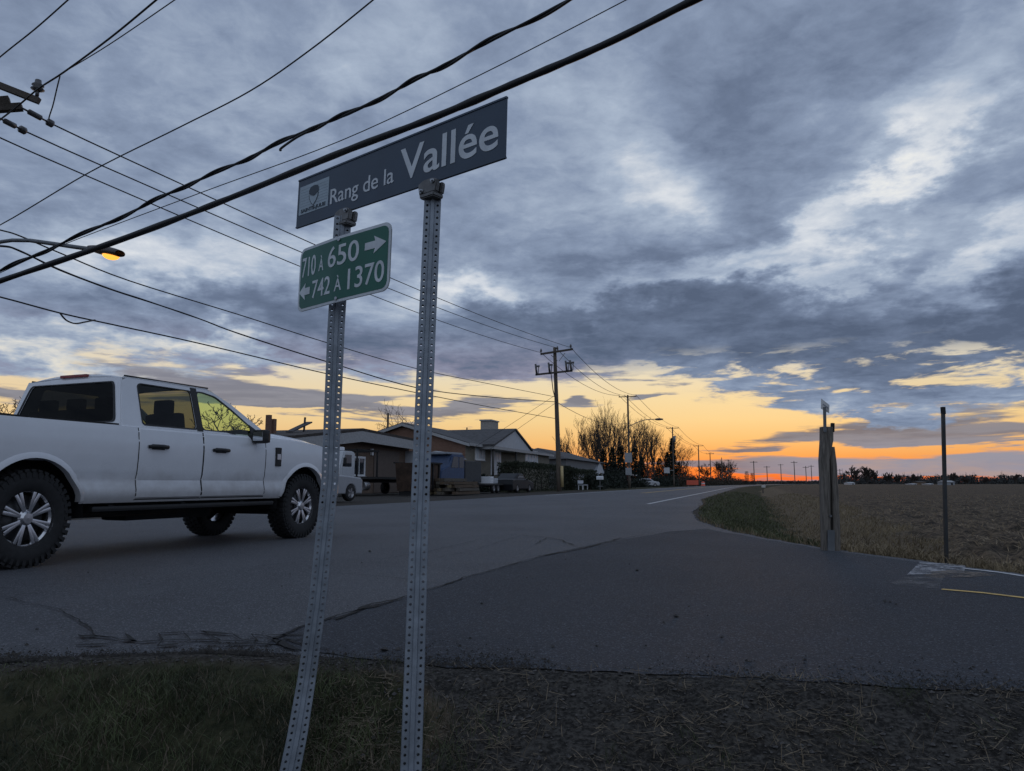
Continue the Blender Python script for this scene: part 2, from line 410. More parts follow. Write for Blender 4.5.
# one sheet from the feet to the horizon
angs = sorted(set([round(a, 3) for a in np.arange(-42, 46.01, .3)] + [round(a, 3) for a in np.arange(-180, 180, 4.0) if a < -42 or a > 46]))
rads = []; r_ = .9
while r_ < 70: rads.append(r_); r_ *= 1.024
while r_ < 9000: rads.append(r_); r_ *= 1.13
A_, R_ = np.meshgrid(np.radians(angs), np.array(rads), indexing='ij')
X = R_ * np.sin(A_); Y = R_ * np.cos(A_)
Z, D, T, P, near, side, field, out, rr = terrain(X, Y)
amp = smst(out, .02, .5) * np.clip(1.2 - rr / 90, .0, 1)
n1 = vnoise(X, Y, 1.3, 1.0, 3); n2 = vnoise(X, Y, 6.0, 9.0, 3)
Z = Z + amp * np.where(near, n1 * .022 + n2 * .016, np.where(field > .3, 0, n1 * .02 + n2 * .008))
rows = np.sin((P * .93 + T * .08) * 2 * pi / .76 + n1 * 1.2)
Z = Z + field * np.clip(1.1 - rr / 60, .12, 1) * (n2 * .10 + np.abs(vnoise(X, Y, 3.1, 4.0, 2)) * .16 + rows * .03)
Z = np.where(rr > 150, np.minimum(Z, -.04), Z)
lot = smst(-P, 12.2, 12.7) * (1 - smst(-P + n1 * 1.6, 16.4, 18.2)) * (T < 74) * ~side
lot = np.maximum(lot, smst(-P, 12.2, 12.7) * (T < 58) * (1 - smst(-P, 30, 34)))
shoulder = np.exp(-(out / .45) ** 2) * (1 - near) * (D > 0)
gravel_near = near * np.clip(smst(X + n1 * .35, -.55, -.1) * (1 - .25 * smst(n1, .1, .5)) + np.exp(-(out / .16) ** 2), 0, 1)
grass = np.where(near, 1 - smst(X + n1 * .35, -.6, -.05), np.where(side, (1 - field) * (1 - smst(P + n1 * .6, .7, 1.5)), 1.0))
grass = grass * (1 - np.clip(shoulder + gravel_near * .8, 0, 1)) * (1 - lot)
me = bpy.data.meshes.new('ground'); na, nr = X.shape
verts = np.stack([X, Y, Z], -1).reshape(-1, 3); cen = len(verts); verts = np.vstack([verts, [[0, 0, -.42]]])
faces = []
for i in range(na):
    i2 = (i + 1) % na
    for j in range(nr - 1): faces.append((i * nr + j, i * nr + j + 1, i2 * nr + j + 1, i2 * nr + j))
    faces.append((cen, i * nr, i2 * nr))
me.from_pydata(verts.tolist(), [], faces)
ca = me.color_attributes.new('zones', 'FLOAT_COLOR', 'POINT')
cols = np.zeros((len(verts), 4)); cols[:-1, 0] = grass.ravel(); cols[:-1, 1] = field.ravel(); cols[:-1, 2] = np.clip(lot + shoulder + gravel_near, 0, 1).ravel(); cols[:, 3] = 1
ca.data.foreach_set('color', cols.ravel()); me.polygons.foreach_set('use_smooth', [True] * len(me.polygons)); me.update()
ground = bpy.data.objects.new('ground', me); COL.objects.link(ground); tag(ground, kind='structure')
if me.polygons[10].normal.z < 0: me.flip_normals()

def ground_material():
    m = bpy.data.materials.new('ground_soil'); m.use_nodes = True; t = m.node_tree; E.nt = t; b = t.nodes['Principled BSDF']
    b.inputs['Roughness'].default_value = .95; b.inputs['Specular IOR Level'].default_value = .15
    at = t.nodes.new('ShaderNodeVertexColor'); at.layer_name = 'zones'; sx = t.nodes.new('ShaderNodeSeparateColor'); t.links.new(at.outputs[0], sx.inputs[0])
    g, f, l = (E(sx.outputs[i]) for i in range(3))
    tcn = t.nodes.new('ShaderNodeTexCoord'); v = tcn.outputs['Object']
    a = noise3(v, 1.1, 6, .6); c = noise3(v, 14, 6, .65); d = noise3(v, 60, 4, .6)
    straw = mixc(smooth(c, .35, .68), (.085, .062, .040), (.20, .155, .10))
    soil = mixc(smooth(c * .45 + a * .2 + noise3(v, 4.0, 5, .6) * .35, .42, .60), (.030, .023, .017), (.17, .125, .082))
    gr = mixc(smooth(c * .6 + a * .4, .38, .62), (.018, .021, .010), (.060, .056, .030))
    grav = mixc(smooth(d * .6 + c * .4, .40, .62), (.022, .020, .018), (.085, .077, .068))
    col = mixc(f, straw, soil); col = mixc(smooth(g + (c - .5) * .5, .25, .75), col, gr); col = mixc(smooth(l + (c - .5) * .6, .25, .8), col, grav)
    t.links.new(col, b.inputs['Base Color'])
    bn = t.nodes.new('ShaderNodeBump'); bn.inputs['Strength'].default_value = .8; bn.inputs['Distance'].default_value = .03
    t.links.new((c + d * .5).v, bn.inputs['Height']); t.links.new(bn.outputs[0], b.inputs['Normal'])
    return m
me.materials.append(ground_material())

def asphalt_material(name, lo, hi, rough, patch):
    m = bpy.data.materials.new(name); m.use_nodes = True; t = m.node_tree; E.nt = t; b = t.nodes['Principled BSDF']
    tcn = t.nodes.new('ShaderNodeTexCoord'); v = tcn.outputs['Object']
    mp = t.nodes.new('ShaderNodeMapping'); t.links.new(v, mp.inputs[0]); mp.inputs['Rotation'].default_value = (0, 0, AZ); mp.inputs['Scale'].default_value = (1.0, .12, 1)
    tracks = noise3(mp.outputs[0], .9, 4, .5)
    big = noise3(v, .35, 5, .6, .4); mid = noise3(v, 4.5, 6, .65); fine = noise3(v, 190, 3, .7); grit = noise3(v, 70, 3, .6)
    k = (big * .35 + mid * .22 + tracks * patch + fine * .36 + grit * .22) - patch * .5 + .0
    col = mixc(smooth(k, .40, .74), lo, hi)
    vo = t.nodes.new('ShaderNodeTexVoronoi'); vo.inputs['Scale'].default_value = 150; t.links.new(v, vo.inputs['Vector'])
    sc = t.nodes.new('ShaderNodeSeparateColor'); t.links.new(vo.outputs['Color'], sc.inputs[0])
    col = mixc(smooth(E(sc.outputs[0]), .82, .95) * .75, col, tuple(c * 2.3 for c in hi))
    t.links.new(col, b.inputs['Base Color'])
    b.inputs['Specular IOR Level'].default_value = .30
    t.links.new((rough + (mid - .5) * .25 + (tracks - .5) * .15).v, b.inputs['Roughness'])
    bn = t.nodes.new('ShaderNodeBump'); bn.inputs['Strength'].default_value = .9; bn.inputs['Distance'].default_value = .010
    t.links.new((fine + grit * 1.2).v, bn.inputs['Height']); t.links.new(bn.outputs[0], b.inputs['Normal'])
    return m
def sheet(name, poly, z, mat, thick=.0):
    me_ = plate([poly], 0.0); mb = MB(); mb.mesh(me_, lambda a, b, c: (a, b, z))
    if thick:
        n = len(poly)
        for i in range(n):
            (a, b), (c, d) = poly[i], poly[(i + 1) % n]; mb.face([(a, b, z), (c, d, z), (c, d, z - thick), (a, b, z - thick)])
    bmesh.ops.remove_doubles(mb.bm, verts=mb.bm.verts, dist=.0005)
    o = mb.done(name, mat); tag(o, kind='structure')
    return o
old_asphalt = asphalt_material('old_asphalt', (.052, .054, .061), (.112, .116, .127), .70, .22)
new_asphalt = asphalt_material('newer_asphalt', (.025, .028, .035), (.061, .067, .080), .80, .12)
sheet('road', ASPHALT_J, 0.0, old_asphalt, .06)
sheet('side_street', jagged(NEW, .05, .05, 8.2), .004, new_asphalt)

line_white = M('worn_white_road_paint', (.55, .55, .56), .6, var=.3, scale=9)
line_yellow = M('worn_yellow_road_paint', (.62, .40, .10), .6, var=.3, scale=9)
def worn(name, col):                       # thinner, patchy remains of paint with holes showing the asphalt
    m = bpy.data.materials.new(name); m.use_nodes = True; t = m.node_tree; E.nt = t; b = t.nodes['Principled BSDF']; b.inputs['Roughness'].default_value = .7
    tcn = t.nodes.new('ShaderNodeTexCoord'); v = tcn.outputs['Object']
    k = noise3(v, 7, 6, .7) * .6 + noise3(v, 40, 4, .7) * .4
    b.inputs['Base Color'].default_value = (*col, 1); t.links.new((smooth(k, .40, .60) * .85).v, b.inputs['Alpha']); return m
faded_white = worn('faded_white_road_paint', (.42, .42, .44))
def strip(mb, pts, w, z):
    pts = [Vector((p[0], p[1], 0)) for p in pts]
    L = []; Rr = []
    for i, p in enumerate(pts):
        d = (pts[min(i + 1, len(pts) - 1)] - pts[max(i - 1, 0)]).normalized(); n = Vector((-d.y, d.x, 0))
        L.append((p + n * w / 2) + Vector((0, 0, z))); Rr.append((p - n * w / 2) + Vector((0, 0, z)))
    mb.grid([L, Rr], smooth_=False); return mb
ts = [26 + 4 * k for k in range(30)] + [150, 170, 200, 240, 290, 350, 440, 560, 700]
mb = MB(); strip(mb, [R(t, -3.45) for t in ts], .14, .005); tag(mb.done('edge_line', line_white), kind='structure')
mb = MB(); strip(mb, [R(t, -11.5) for t in ts if t > 40], .14, .005); tag(mb.done('edge_line', line_white), kind='structure')
mb = MB(); strip(mb, [R(t, -7.35) for t in ts if t > 50], .12, .005); strip(mb, [R(t, -7.65) for t in ts if t > 50], .12, .005); tag(mb.done('centre_line', line_yellow), kind='structure')
# side street: edge line, centre line, remains of the stop line and a patched utility cut
mb = MB(); strip(mb, [G(962, 569.0), G(1000, 573.2), G(1024, 577.0), (6.0, 4.2), (12, -1.5), (42, -31)], .05, .008); tag(mb.done('edge_line', line_white), kind='structure')
mb = MB(); strip(mb, [G(942, 590.2), G(985, 594), G(1024, 598.8), (5.2, 2.6), (10.6, -2.6), (41, -32.5)], .055, .008); tag(mb.done('centre_line', line_yellow), kind='structure')
sheet('stop_line', [xy(v) for v in (G(921, 562), G(966, 566), G(964, 573.5), G(907, 575.5))], .0065, faded_white)
sheet('turn_marking', [xy(v) for v in (G(890, 584.5), G(905, 577.5), G(945, 576.5), G(938, 590))], .0058, worn('very_faded_road_paint', (.10, .10, .105)))
el_ = []
for k in range(28):
    a = 2 * pi * k / 28; rr_ = 1 + .16 * sin(3 * a + 1) + .07 * sin(7 * a)
    el_.append(xy(G(957 + 33 * cos(a) * rr_, 575 + 3.6 * sin(a) * rr_)))
sheet('sandy_patch', el_, .0075, worn('sandy_patch', (.17, .135, .105)))

# cracks: narrow jagged near-black strips laid just above the asphalt
crack_m = M('crack_dark', (.008, .008, .008), .95, var=.3)
def crack(mb, pts, w, seed, z=.010, step=.05, amp=1.0):
    ps = []
    for i in range(len(pts) - 1):
        a, b = Vector(pts[i]), Vector(pts[i + 1]); n = max(2, int((b - a).length / step)); per = Vector((-(b - a).y, (b - a).x, 0)).normalized()
        for k in range(n):
            p = a.lerp(b, k / n); ps.append(p + per * (pnoise(Vector((p.x * 3 + seed, p.y * 3, seed))) * .12 * amp + pnoise(Vector((p.x * 13 + seed, p.y * 13, seed))) * .035 * amp))
    ps.append(Vector(pts[-1])); L = []; Q = []
    for i, p in enumerate(ps):
        d = (ps[min(i + 4, len(ps) - 1)] - ps[max(i - 4, 0)]); d.z = 0; d.normalize(); n = Vector((-d.y, d.x, 0))
        ww = w * (.35 + .9 * abs(pnoise(Vector((p.x * 6, p.y * 6, seed + 4))))) * min(1, (i + 1.5) / 4, (len(ps) - i + .5) / 4)
        p = Vector((p.x, p.y, z)); L.append(p + n * ww / 2); Q.append(p - n * ww / 2)
    mb.grid([L, Q], smooth_=False)
mb = MB()
for i, (pts, w) in enumerate([
    ([(262, 645), (300, 628), (335, 619), (400, 600), (470, 577), (540, 557), (600, 544)], .030), ([(335, 621), (372, 606), (400, 601)], .09),
    ([(540, 557), (585, 549), (622, 538)], .045), ([(600, 544), (640, 536), (690, 531)], .02), ([(575, 546), (562, 541), (548, 538), (520, 536)], .03), ([(548, 538), (535, 545)], .02),
    ([(60, 610), (80, 625), (100, 637), (122, 640)], .018), ([(0, 597), (60, 593), (120, 590)], .012), ([(330, 574), (370, 576), (430, 583), (450, 584)], .016), ([(250, 568), (300, 563), (380, 560), (430, 552), (480, 540)], .012),
    ([(0, 598), (30, 604), (70, 612)], .012), ([(275, 640), (288, 648), (298, 652)], .05), ([(262, 645), (240, 643)], .03), ([(430, 560), (470, 552), (520, 536)], .01), ([(280, 640), (310, 648), (330, 651)], .03)]):
    crack(mb, [G(*p) for p in pts], min(w, .05), i * 3.7, step=.03, amp=.30)
CR = random.Random(4); node = {}
for i in range(10):
    for j in range(3): node[i, j] = (82 + i * 24 + CR.uniform(-8, 8) + (j % 2) * 11, 634.5 + j * 6.2 + CR.uniform(-2, 2) + 4 * abs(i - 5) / 5 * (2 - j) / 2)
for i in range(10):
    for j in range(3):
        if i < 9 and CR.random() < (.5, .85, .5)[j]: crack(mb, [G(*node[i, j]), G(*node[i + 1, j])], CR.uniform(.030, .062), i * 1.7 + j, step=.015, amp=.16)
        if j < 2 and CR.random() < (.95, .95)[j]: crack(mb, [G(*node[i, j]), G(*node[i, j + 1])], CR.uniform(.012, .022), i * 2.7 + j, step=.012, amp=.10)
tag(mb.done('pavement_cracks', crack_m), kind='structure')

# ------------------------------------------------------------------ street name sign on two perforated posts
steel_post = M('galvanised_post', (.26, .29, .33), .55, .55, var=.16, scale=22)
steel_bracket = M('cast_bracket', (.20, .20, .20), .6, .5, var=.25, scale=18)
sign_blue = M('dark_slate_sign_sheeting', (.028, .052, .088), .42, var=.10, scale=5)
sign_green = M('green_sign_sheeting', (.010, .118, .082), .42, var=.10, scale=5)
sign_white = M('reflective_white', (.62, .66, .70), .5, var=.10, scale=20)
logo_back = M('pale_logo_sheeting', (.36, .44, .50), .5, var=.08, scale=20)
logo_dark = M('logo_dark_print', (.022, .040, .060), .5, var=.1)
alu_back = M('aluminium_back', (.42, .44, .46), .45, .7, var=.1)

ZR, ZL = 2.04, 2.70
TL, TR, BR, BL = U(299, 182, ZL), U(507, 97.5, ZR), U(505.5, 158, ZR), U(296.5, 228, ZL)
sO = BL; sW = ((BR - BL).length + (TR - TL).length) / 2; su = ((BR - BL) + (TR - TL)).normalized()
sv = ((TL - BL) + (TR - BR)); sH = sv.length / 2; sv = (sv - su * sv.dot(su)).normalized(); sn = su.cross(sv).normalized()
if sn.y > 0: sn = -sn                        # towards the viewer
base_w = Vector((-.40, 2.35, -.2))
SG = thing('street_sign', base_w, 0, 'dark blue street name blade and green house number plate on two perforated steel posts', 'street sign')
inv = Matrix.Translation(-base_w)
def on_blade(u_, v_, h): return inv @ (sO + su * (u_ * sW) + sv * (v_ * sH) + sn * h)
# blade: a thin panel with a folded lip along its long edges
mb = MB()
mb.prism([(0, 0), (1, 0), (1, 1), (0, 1)], -.002, .002, on_blade)
for v0 in (0.0, 1.0): mb.prism([(0, v0 - .016), (1, v0 - .016), (1, v0 + .016), (0, v0 + .016)], -.0045, .0045, on_blade)
blade = mb.done('name_blade', sign_blue, SG)
def put_text(name, text, u0, u1, vb, vc, mat, parent, fn, bold=.012, h=.0028, cap=None):
    t = lettering(text, 0.0006, bold); mb = MB(); mb.mesh(t, lambda a, b, c: fn(u0 + (u1 - u0) * a, vb + (vc - vb) * b, h + c))
    return mb.done(name, mat, parent)
put_text('lettering', 'Rang de la', .199, .530, .245, .545, sign_white, blade, on_blade, bold=.004)
put_text('lettering', 'Vallée', .560, .972, .215, .80, sign_white, blade, on_blade, bold=.010)
mb = MB(); mb.prism([(.013, .235), (.186, .235), (.186, .84), (.013, .84)], .0022, .0030, on_blade); logo = mb.done('logo_panel', logo_back, blade)
mb = MB()
for k in range(7): mb.prism([(.018, .40 + .06 * k), (.181, .40 + .06 * k), (.181, .406 + .06 * k), (.018, .406 + .06 * k)], .0031, .0034, on_blade)
mb.done('stripe', M('logo_stripe', (.25, .32, .38), .5, var=.05), logo)
ctr = (.100, .60); AR = sH / sW
def em(pts): return [(ctr[0] + a * AR, ctr[1] + b) for a, b in pts]
cap_ = [(-.155, 0.02), (-.165, .08)] + [(.16 * sin(radians(k)), .06 + .115 * cos(radians(k)) ** .7) for k in range(-70, 71, 14)] + [(.165, .08), (.155, .02), (.06, -.025), (0, -.045), (-.06, -.025)]
nut = [(-.140, -.005), (-.06, -.05), (0, -.07), (.06, -.05), (.140, -.005), (.125, -.085), (.07, -.17), (0, -.235), (-.07, -.17), (-.125, -.085)]
mb = MB(); mb.prism(em(cap_), .0036, .0042, on_blade); mb.prism(em([(a * 1.18, -.09 + (b + .09) * 1.14) for a, b in nut]), .0036, .0039, on_blade); mb.done('emblem', logo_dark, logo)
mb = MB(); mb.prism(em(nut), .0041, .0045, on_blade); mb.done('emblem', logo_back, logo)
put_text('lettering', 'SAINTE-JULIE', .026, .172, .275, .345, logo_dark, logo, on_blade, bold=.03, h=.0036)

# perforated posts: two flanges with a hole every 20 mm and a raised channel between them
def post(pts, widths):
    pts = [Vector(p) for p in pts]
    cum = [0]
    for i in range(1, len(pts)): cum.append(cum[-1] + (pts[i] - pts[i - 1]).length)
    def at(s):
        for i in range(1, len(pts)):
            if s <= cum[i] or i == len(pts) - 1:
                k = (s - cum[i - 1]) / (cum[i] - cum[i - 1]); return pts[i - 1].lerp(pts[i], k), widths[i - 1] + (widths[i] - widths[i - 1]) * k
    fw = -Vector((pts[len(pts) // 2].x, pts[len(pts) // 2].y, 0)).normalized()     # flanges face the roadside
    side0 = Vector((-fw.y, fw.x, 0))
    if side0.x < 0: side0 = -side0
    pitch = .0205; n = int(cum[-1] / pitch); bm = bmesh.new(); th = .0032
    def P(s, a, h):
        c, w = at(min(max(s, 0), cum[-1])); return inv @ (c + side0 * (a * w) + fw * h)
    W_ = .057
    def col(a0, a1, h0, h1):                       # plain strip between two offsets
        for i in range(n):
            s0, s1 = i * pitch, (i + 1) * pitch
            f = bm.faces.new([bm.verts.new(P(s, a, h)) for s, a, h in ((s0, a0, h0), (s0, a1, h1), (s1, a1, h1), (s1, a0, h0))])
    def holes(a0, a1, h):
        ac = (a0 + a1) / 2; rr_ = .0042
        for i in range(n):
            s0, s1 = i * pitch, (i + 1) * pitch; sc_ = (s0 + s1) / 2
            for hh in (h, h - th, h - .022):
                sq = [(s0, a0), (s0, ac), (s0, a1), (sc_, a1), (s1, a1), (s1, ac), (s1, a0), (sc_, a0)]
                ho = [(sc_ + rr_ * sin(radians(-135 + 45 * k)) , ac + rr_ / W_ * cos(radians(-135 + 45 * k))) for k in range(8)]
                ho = [(sc_ - rr_ * cos(radians(45 * k - 45)), ac + rr_ / W_ * sin(radians(45 * k - 45))) for k in range(8)]
                vs = [bm.verts.new(P(s, a, hh)) for s, a in sq]; vh = [bm.verts.new(P(s, a, hh)) for s, a in ho]
                for k in range(8): bm.faces.new((vs[k], vs[(k + 1) % 8], vh[(k + 1) % 8], vh[k]))
                if hh == h: keep = vh
                elif hh == h - th:
                    for k in range(8): bm.faces.new((keep[k], keep[(k + 1) % 8], vh[(k + 1) % 8], vh[k]))
    lip = .47
    for sgn in (-1, 1):
        col(sgn * .5, sgn * lip, -.003, 0); col(sgn * .5, sgn * .5, -.003, -.022); col(sgn * .5, sgn * lip, -.022, -.022)
        holes(min(sgn * lip, sgn * .14), max(sgn * lip, sgn * .14), 0)
        col(sgn * .14, sgn * .10, 0, .007); col(sgn * .14, sgn * .10, -th, .007 - th)
    col(-.10, .10, .007, .007); col(-.10, .10, .007 - th, .007 - th); col(-.14, .14, -.022, -.022)
    bmesh.ops.remove_doubles(bm, verts=bm.verts, dist=.00005)
    bmesh.ops.recalc_face_normals(bm, faces=bm.faces)
    return finish('post', bm, steel_post, SG)
YL, YRp = 2.50, 2.24
lp = [U(343, 216, 2.50), U(336, 330, 2.50), U(330, 480, 2.50), U(318, 598, 2.48), U(307, 678, 2.47), U(297, 738, 2.44), U(288, 782, 2.42), U(283, 812, 2.40)]
rp = [U(433.5, 184, YRp), U(427, 330, 2.22), U(419, 530, 2.17), U(411, 771, 2.10), U(409, 812, 2.09)]
pl_ = post(lp, [.059, .058, .056, .056, .058, .062, .064, .064]); pr_ = post(rp, [.053, .053, .054, .058, .058])

# cast cap brackets that clamp the blade on top of the posts
def bracket(px, py, Y):
    c = U(px, py, Y); b_ = c - sO; uu = b_.dot(su); foot = sO + su * uu
    def Q(a, b, h): return inv @ (foot + su * (a * .92) + Vector((0, 0, 1)) * (b * .8 - .014) + sn * (h * .85))
    mb = MB()
    mb.prism([(-.040, -.036), (.040, -.036), (.046, -.006), (.046, .012), (.022, .024), (-.022, .024), (-.046, .012), (-.046, -.006)], .004, .024, Q)
    mb.prism([(-.040, -.036), (.040, -.036), (.046, -.006), (.046, .010), (-.046, .010), (-.046, -.006)], -.024, -.004, Q)
    mb.prism([(-.034, -.052), (.034, -.052), (.036, -.034), (-.036, -.034)], -.026, .028, Q)
    bmesh.ops.bevel(mb.bm, geom=list(mb.bm.edges), offset=.0035, segments=2, affect='EDGES')
    br = mb.done('bracket', steel_bracket, SG)
    for a, b in ((.030, .006), (-.024, -.022)):
        m2 = MB(); m2.cyl(Q(a, b, .024), Q(a, b, .031), .008, .007, 6); m2.cyl(Q(a, b, .031), Q(a, b, .037), .004, seg=8); m2.done('bolt', steel(), br)
bracket(344, 205, 2.5); bracket(433.5, 175, 2.24)

# house number plate, creased round its post
nr_, nc_, nl_ = U(389.5, 290, 2.33), U(335, 303, 2.44), U(297.5, 313, 2.6)
Hn = (U(391, 220.5, 2.33) - nr_).length
w1 = (nc_ - nl_).length; w2 = (nr_ - nc_).length; WN = w1 + w2; uc = w1 / WN
d1 = (nc_ - nl_).normalized(); d2 = (nr_ - nc_).normalized(); up = Vector((.02, 0, 1)).normalized()
def on_plate(u_, v_, h):
    a = (u_ - uc) * WN; k = .035               # blend the two directions over a few centimetres
    if a < -k: p = nc_ + d1 * a
    elif a > k: p = nc_ + d2 * a
    else:
        p = nc_ + (d1 + d2) * .5 * a
        p = p + ((d2 - d1) * .25) * (a * a / k + k) 
    dd = d1.lerp(d2, min(1, max(0, a / (2 * k) + .5))).normalized(); nn = dd.cross(up).normalized()
    if nn.y > 0: nn = -nn
    return inv @ (p + up * (v_ * Hn) + nn * h)
AN = Hn / WN
def plate_mesh(x0, y0, x1, y1, r, h0, h1, hole=None):
    mb = MB(); n = 44
    def prof(u_):                                # lower/upper edge with rounded corners
        du = min(u_ - x0, x1 - u_) / AN
        c = r - sqrt(max(0, r * r - (r - min(r, du)) ** 2)) if du < r else 0
        return y0 + c, y1 - c
    us = sorted(set([x0 + (x1 - x0) * k / n for k in range(n + 1)] + [x0 + r * AN * k / 8 for k in range(9)] + [x1 - r * AN * k / 8 for k in range(9)]))
    for h in (h0, h1): mb.grid([[on_plate(u_, prof(u_)[0], h), on_plate(u_, (prof(u_)[0] + prof(u_)[1]) / 2, h), on_plate(u_, prof(u_)[1], h)] for u_ in us], smooth_=False)
    mb.grid([[on_plate(u_, prof(u_)[0], h0), on_plate(u_, prof(u_)[0], h1)] for u_ in us]); mb.grid([[on_plate(u_, prof(u_)[1], h0), on_plate(u_, prof(u_)[1], h1)] for u_ in us])
    bmesh.ops.remove_doubles(mb.bm, verts=mb.bm.verts, dist=.00002); return mb
numb = plate_mesh(0, 0, 1, 1, .13, -.001, .001).done('number_plate', alu_back, SG)
plate_mesh(.004, .008, .996, .992, .125, .0012, .0018).done('border', sign_white, numb)
plate_mesh(.024, .045, .976, .955, .10, .0020, .0026).done('face', sign_green, numb)
def pt(s): return s * 1.116 / (1 + .116 * s)
def plate_text(txt, x0, x1, vb, vc, bold=.006): put_text('lettering', txt, pt((x0 - 54) / 538), pt((x1 - 54) / 538), vb, vc, sign_white, numb, on_plate, bold, .0032)
plate_text('710', 76, 168, .535, .835); plate_text('À', 190, 222, .555, .74); plate_text('650', 253, 425, .56, .86)
plate_text('742', 153, 275, .165, .43); plate_text('À', 302, 341, .175, .355); plate_text('1370', 374, 562, .155, .455)
def arrow(x0, x1, v0, flip):
    a, b = pt((x0 - 54) / 538), pt((x1 - 54) / 538); f = (lambda q_: a + (b - a) * (1 - q_)) if flip else (lambda q_: a + (b - a) * q_)
    pts = [(0, -.055), (.48, -.055), (.42, -.13), (1, 0), (.42, .13), (.48, .055), (0, .055)]
    mb = MB(); mb.prism([(f(p), v0 + q_) for p, q_ in pts], .0030, .0038, on_plate); mb.done('arrow', sign_white, numb)
arrow(456, 568, .715, False); arrow(64, 136, .30, True)
for v_ in (.06, .94):
    mb = MB(); mb.cyl(on_plate(uc + .012, v_, .002), on_plate(uc + .012, v_, .007), .007, .006, 6); mb.done('bolt', steel(), numb)

# ------------------------------------------------------------------ white crew cab pickup on the road
car_dark = M('underbody_black', (.010, .010, .011), .8, var=.3)
glass_front = glass('clear_side_glass', (.72, .94, .56)); glass_tint = glass('tinted_rear_glass', (.18, .19, .17), .6); glass_back = glass('tinted_back_glass', (.10, .11, .11), .30)
chrome = M('polished_alloy', (.62, .62, .64), .22, .95, var=.05)
seat_cloth = M('dark_seat_cloth', (.022, .021, .02), .9, var=.2)
red_lens = M('red_lens', (.20, .012, .010), .2, var=.05, coat=.5)
amber_lens = M('amber_lens', (.45, .16, .02), .25, var=.05)
grey_line = M('panel_gap_shade', (.02, .02, .022), .8, var=.1)

gr, gf = G(22, 572), G(301, 538)              # where the two right-hand tyres stand
WB = (gf - gr).length; gr = G(24, 568.5); tx = (gf - gr).normalized(); ty = Vector((-tx.y, tx.x, 0)); TRZ = atan2(tx.y, tx.x)
WK = .90; org = gr + ty * (.93 * WK)
def dirty_paint():                              # white paint with road film along the sills
    m = white_paint(); t = m.node_tree; E.nt = t; b = t.nodes['Principled BSDF']
    if m.get('film'): return m
    m['film'] = 1; src = b.inputs['Base Color'].links[0].from_socket
    tcn = t.nodes.new('ShaderNodeTexCoord'); s_ = t.nodes.new('ShaderNodeSeparateXYZ'); t.links.new(tcn.outputs['Object'], s_.inputs[0]); n = noise3(tcn.outputs['Object'], 4.0, 6, .65)
    k = smooth(E(s_.outputs[2]) + (n - .5) * .5, .92, .50) * .55
    t.links.new(mixc(k, src, (.24, .21, .18)), b.inputs['Base Color']); t.links.new((.26 + k * .5).v, b.inputs['Roughness']); return m
dirty_paint()
TK = thing('pickup_truck', org, TRZ, 'white crew cab pickup truck with dark windows driving along the road', 'pickup truck')
TK.scale = ((gf - gr).length / WB, WK, 1.0)
HWB = .965
def yprof(z):                                  # half width of the body side over height
    pts = [(.46, .90), (.53, .925), (.585, .962), (.64, .968), (.745, .940), (.775, .944), (.80, .957), (.95, .968), (1.08, .970), (1.14, .966), (1.17, .958), (1.235, .950), (1.285, .930)]
    if z <= pts[0][0]: return pts[0][1]
    for (a, b), (c, d) in zip(pts, pts[1:]):
        if z <= c: return b + (d - b) * (z - a) / (c - a)
    return pts[-1][1]
XF = WB + .80; XR = -1.22
def taper(x):
    k = max(0, (x - (WB + .30)) / .50); return 1 - .11 * k * k - .02 * max(0, -(x + .9)) 
def top(x):
    if x < .90: return 1.285
    if x < WB - .75: return 1.275
    k = (x - (WB - .75)) / (XF - WB + .75); return 1.285 - .05 * k - .075 * k ** 3
RA, ZA = .50, .435
def bottom(x):
    b = .53
    if x > WB + .3: b = .50
    for xw in (0, WB):
        dx = abs(x - xw)
        if dx < RA: b = max(b, ZA + sqrt(RA * RA - dx * dx))
    return b
xs = set()
x_ = XR
while x_ < XF: xs.add(round(x_, 4)); x_ += .075
for xw in (0, WB):
    for k in range(33): xs.add(round(xw - RA * cos(pi * k / 32), 4))
    for e in (.001,): xs.add(round(xw - RA - e, 4)); xs.add(round(xw + RA + e, 4))
xs |= {XF, XR, .90, .902, WB - .75}
xs = sorted(x_ for x_ in xs if XR <= x_ <= XF)
NZ = 16
def side_pt(x, z, s, off=0.0): return (x, s * (yprof(z) * taper(x) + off), z)
def zrow(x, j):
    zb, zt = bottom(x), top(x); full = [.53 + (zt - .53) * (k / NZ) for k in range(NZ + 1)]
    return max(zb, full[j]) if j else zb
mb = MB()
for s in (-1, 1):
    mb.grid([[side_pt(x, zrow(x, j), s) for j in range(NZ + 1)] for x in xs])
# bonnet, cowl, nose
hx = [x for x in xs if x >= WB - .80]
def hood(x, a):                                # a in -1..1 across
    e = yprof(top(x)) * taper(x); k = (x - (WB - .8)) / (XF - WB + .8)
    cr = .105 * (1 - abs(a) ** 2.6) * (1 - .35 * k ** 3) + .018 * (abs(abs(a) - .55) < .16)
    return (x, a * e, top(x) + cr)
mb.grid([[hood(x, -1 + 2 * k / 24) for k in range(25)] for x in hx])
mb.grid([[(XF + .03 * (1 - a * a), a * yprof(z) * taper(XF), z) for z in (.5, .7, .9, 1.05, top(XF), top(XF) + .03)] for a in [-1 + 2 * k / 12 for k in range(13)]])
